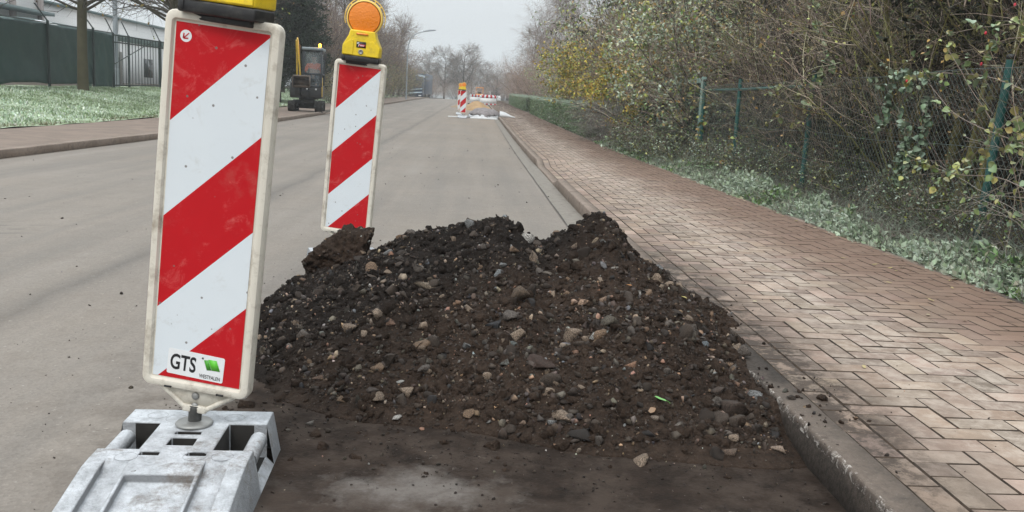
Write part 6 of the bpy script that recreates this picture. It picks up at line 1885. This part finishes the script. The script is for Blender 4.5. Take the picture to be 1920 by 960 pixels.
    for s in (-1, 1): b.lathe([(.0001, 0), (.011, .002), (.0001, .006)], 8, M=Matrix.Translation((s * .032, .002, .79)) @ Matrix.Rotation(PI / 2, 4, 'X'))
    b.box(-.022, .022, -.004, .004, .735, .742); b.build('eyes_and_mouth', M['ink'], pj)
    MB().prism([(.01, .775), (-.018, .757), (.008, .752)], -.009, .009, axis='x').build('nose', skinm, pj)
excavator()

# ------------------------------------------------------------------ road works further up the road
def barrier(x, y, rz, label):
    t = thing('site_barrier', label, 'barrier', (x, y, gz(0, y)), rz, 'red and white barriers at the far road works')
    t.scale = (.72, .72, .85)
    b = MB()
    for k in range(8): b.box(-1.0 + k * .25, -.75 + k * .25, -.02, .02, .78, 1.02, k=k % 2)
    b.build('striped_board', [M['white'], M['red']], t)
    b = MB()
    for k in range(8): b.box(-1.0 + k * .25, -.75 + k * .25, -.015, .015, .12, .24, k=k % 2)
    b.build('foot_board', [M['white'], M['red']], t)
    MB().box(-1.0, 1.0, -.008, .008, .24, .78).build('net', M['white_paint'], t)
    for s in (-1, 1):
        MB().box(s * .98 - .02, s * .98 + .02, -.025, .025, 0.04, 1.06).build('post', M['white_paint'], t)
        MB().box(s * .98 - .1, s * .98 + .1, -.35, .35, 0, .1, b=.02).build('foot', M['rubber'], t)
barrier(1.0, 78, R_(10), 'red and white site barrier farthest right, beside the far hedge')
barrier(.0, 84, R_(38), 'red and white site barrier set at an angle behind the sand heap')
barrier(1.2, 93, R_(-4), 'red and white site barrier at the back of the works')
def heap(name, loc, rx, ry, h, mat, label, cat, nz=.05, seed=1):
    st = 44
    u = np.linspace(-1.15, 1.15, st); X, Y = np.meshgrid(u, u)
    r = np.sqrt(X ** 2 + Y ** 2) + .10 * vnoise(X * 2 + seed, Y * 2, seed)
    Z = h * np.clip(1 - r, 0, 1) ** .75 + nz * fbm(X * 3 + seed, Y * 3, 4, seed) * (r < 1) - .02 * (r >= 1)
    V = np.stack([X * rx, Y * ry, Z], -1).reshape(-1, 3)
    i, j = np.meshgrid(np.arange(st - 1), np.arange(st - 1), indexing='ij'); a = (i * st + j).ravel()
    F = np.stack([a, a + 1, a + st + 1, a + st], 1); F = F[V[:, 2][F].max(1) > .0]
    o = obj(name, mesh(name, [(V, F, None, 0)], mat, True), None, loc)
    return tag(o, label, cat)
heap('sand_heap', (.05, 60, gz(0, 60) - .01), 1.1, 1.6, .62, simple('sand', (0.34, 0.22, 0.11), .9, .2, 3), 'ochre sand heap on the road behind the white plastic sheet', 'sand heap')
heap('sand_heap', (-.95, 66, gz(0, 66) - .01), .9, 1.2, .3, M['soil'] if False else simple('sand_dull', (0.26, 0.19, 0.12), .9, .2, 3), 'low dull brown spoil heap left of the far beacons', 'sand heap', .03, 4)
def film():
    gy = 43.5
    t = thing('plastic_sheet', 'crumpled white plastic sheet edging a low grey gravel mound by the kerb', 'plastic sheet', (.42, gy, gz(0, gy)))
    n = 72; a = np.linspace(0, 2 * PI, n, endpoint=False)
    rq = np.random.default_rng(3)
    L = []
    for f, z, nz in ((1.04, .012, .0), (1.02, .06, .04), (.97, .12, .05), (.92, .15, .05), (.86, .12, .02)):
        w = 1 + .05 * vnoise(a * 3, a * 0 + z * 9, 2)
        L.append(np.stack([.80 * f * w * np.cos(a), 1.25 * f * w * np.sin(a), np.maximum(.008, z + nz * vnoise(a * 7, a * 0 + f * 5, 5) + .10 * (np.sin(a) > -.2) * (z > .05) * np.sin(a).clip(0, 1))], 1))
    MB().loft(L, cap=(False, False)).build('film', simple('white_film', (0.50, .51, .52), .35, .06, 3), t)
    st = 40; u = np.linspace(-1, 1, st); X, Y = np.meshgrid(u, u); r = np.sqrt(X ** 2 + Y ** 2)
    Z = .10 + .38 * np.sqrt(np.clip(1 - r ** 2, 0, 1)) + .03 * fbm(X * 5, Y * 5, 3, 2)
    V = np.stack([X * .76, Y * 1.2, Z], -1).reshape(-1, 3)
    i, j = np.meshgrid(np.arange(st - 1), np.arange(st - 1), indexing='ij'); q = (i * st + j).ravel(); F = np.stack([q, q + 1, q + st + 1, q + st], 1)
    F = F[r.reshape(-1)[F].max(1) < 1.02]
    obj('mound', mesh('mound', [(V, F, None, 0)], simple('grey_gravel', (0.20, .18, .18), .9, .35, 9)), t)
    L = []
    for k, (x, w, h) in enumerate(((.7, .30, .28), (.95, .26, .22), (1.2, .16, .10), (1.42, .05, .03))):
        L.append([(x, -.7 + w * math.cos(q), .10 + max(.01, h * max(0, math.sin(q)) + .02 * math.sin(5 * q + k))) for q in np.linspace(0, 2 * PI, 14, endpoint=False)])
    MB().loft(L).build('film_tail', simple('white_film_tail', (0.55, .56, .57), .35, .06, 3), t)
film()
t = tag(MB().box(-.62, .62, -.05, .05, 0, .06, b=.01).build('plank', M['white_paint'], None, (.38, 41.9, gz(0, 41.9) + .002), rotz=R_(-4)), 'pale wooden plank lying in front of the white plastic sheet', 'plank')
t = tag(MB().box(-.22, .22, -.04, .04, 0, .05, b=.01).build('plank', M['white_paint'], None, (-1.05, 42.6, gz(0, 42.6) + .002), rotz=R_(2)), 'short white batten on the road left of the far beacon foot', 'plank')
# small orange site machine
def roller():
    y = 112
    t = thing('site_machine', 'small orange machine behind the far barriers', 'construction machine', (.35, y, gz(0, y)))
    MB().box(-.45, .45, -.6, .7, .35, .85, b=.06).build('body', simple('machine_orange', (0.75, .28, .03), .45, .1, 6), t)
    b = MB()
    for xx in (-.42, .42):
        for yy in (-.5, .6): b.box(xx - .03, xx + .03, yy - .03, yy + .03, .8, 1.55)
    b.box(-.48, .48, -.6, .68, 1.55, 1.63, b=.02); b.build('canopy', simple('machine_orange_top', (0.75, .30, .05), .45, .1, 6), t)
    for yy in (-.6, .7): MB().lathe([(.0001, -.42), (.3, -.42), (.3, .42), (.0001, .42)], 20, M=Matrix.Translation((0, yy, .3)) @ Matrix.Rotation(PI / 2, 4, 'Y')).build('drum', M['exgrey'], t)
    MB().box(-.2, .2, .1, .4, .85, 1.1, b=.03).build('seat', M['exblack'], t)
roller()
def truck():
    y = 120
    t = thing('truck', 'dark blue lorry with pale stripes parked beyond the left trees', 'truck', (-7.9, y, gz(-8, y) - .5), R_(-5))
    navy = simple('navy_paint', (0.015, 0.035, 0.075), .35, .2, 2); pale = simple('pale_blue_paint', (0.45, .55, .62), .4, .1, 2)
    MB().box(-1.2, 1.2, 0, 7, .9, 3.5, b=.05).build('box_body', navy, t)
    b = MB(); b.box(-1.15, 1.15, -1.9, -.05, .5, 2.9, b=.12); cb = b.build('cab', navy, t)
    MB().box(-1.0, 1.0, -1.93, -1.88, 1.7, 2.6, b=.02).build('windscreen', M['glass'], t)
    b = MB()
    b.prism([(-1.15, .75), (1.15, 1.05), (1.15, 1.2), (-1.15, 1.0)], -1.96, -1.905); b.prism([(-.9, 1.25), (1.15, 1.5), (1.15, 1.62), (-.9, 1.4)], -1.96, -1.905)
    b.prism([(-1.15, 3.0), (0.2, 3.2), (1.15, 2.96), (1.15, 3.25), (0.2, 3.42), (-1.15, 3.2)], -.03, -.005)
    b.build('stripes', pale, t)
    for s in (-1, 1):
        MB().box(s * .85 - .18, s * .85 + .18, -1.95, -1.9, .62, .76, b=.01).build('headlight', M['white_paint'], t)
        for yy in (-1.1, 1.6, 5.2):
            MB().lathe([(.0001, -.14), (.42, -.14), (.46, -.1), (.46, .1), (.42, .14), (.0001, .14)], 20, M=Matrix.Translation((s * 1.05, yy, .46)) @ Matrix.Rotation(PI / 2, 4, 'Y')).build('wheel', M['rubber'], t)
truck()
def far_hall():
    y = 250
    z = float(g(y))
    t = thing('far_hall', 'long white hall with dark windows where the road dips', 'building', (-2, y, z - .5))
    MB().box(0, 12, 0, 14, 0, 6.0).build('wall', M['white_paint'], t)
    MB().box(-.2, 12.2, -.2, 14.2, 6.0, 6.3).build('roof', M['galv'], t)
    for k in range(6): MB().box(.7 + k * 1.9, 1.9 + k * 1.9, -.05, .02, 3.4, 4.9).build('window', M['glass'], t)
far_hall()
t = thing('van', 'white van beyond the far barriers on the right', 'van', (3.4, 168, gz(0, 168) - .3), R_(6))
b = MB(); b.prism([(-1.0, .35), (4.2, .35), (4.2, 2.1), (.4, 2.15), (-.3, 1.35), (-1.0, 1.1)], -.95, .95, axis='x', bev=.06)
b.build('body', M['white_paint'], t)
MB().prism([(-.27, 1.42), (.35, 2.08), (.30, 2.10), (-.33, 1.45)], -.85, .85, axis='x').build('windscreen', M['glass'], t)
for s in (-1, 1):
    for yy in (-.2, 3.1): MB().lathe([(.0001, -.1), (.33, -.1), (.33, .1), (.0001, .1)], 16, M=Matrix.Translation((s * .85, yy, .33)) @ Matrix.Rotation(PI / 2, 4, 'Y')).build('wheel', M['rubber'], t)
# ------------------------------------------------------------------ haze
b = MB(); b.box(-750, 800, -40, 1400, -13.2, 48)
hz = bpy.data.materials.new('haze'); hz.use_nodes = True
hn = hz.node_tree.nodes; hn.clear()
ho = hn.new('ShaderNodeOutputMaterial'); hv = hn.new('ShaderNodeVolumePrincipled')
hv.inputs['Color'].default_value = (0.93, 0.97, 1.0, 1); hv.inputs['Density'].default_value = 0.0010
hz.node_tree.links.new(hv.outputs[0], ho.inputs['Volume'])
o = b.build('haze', hz); o['kind'] = 'stuff'
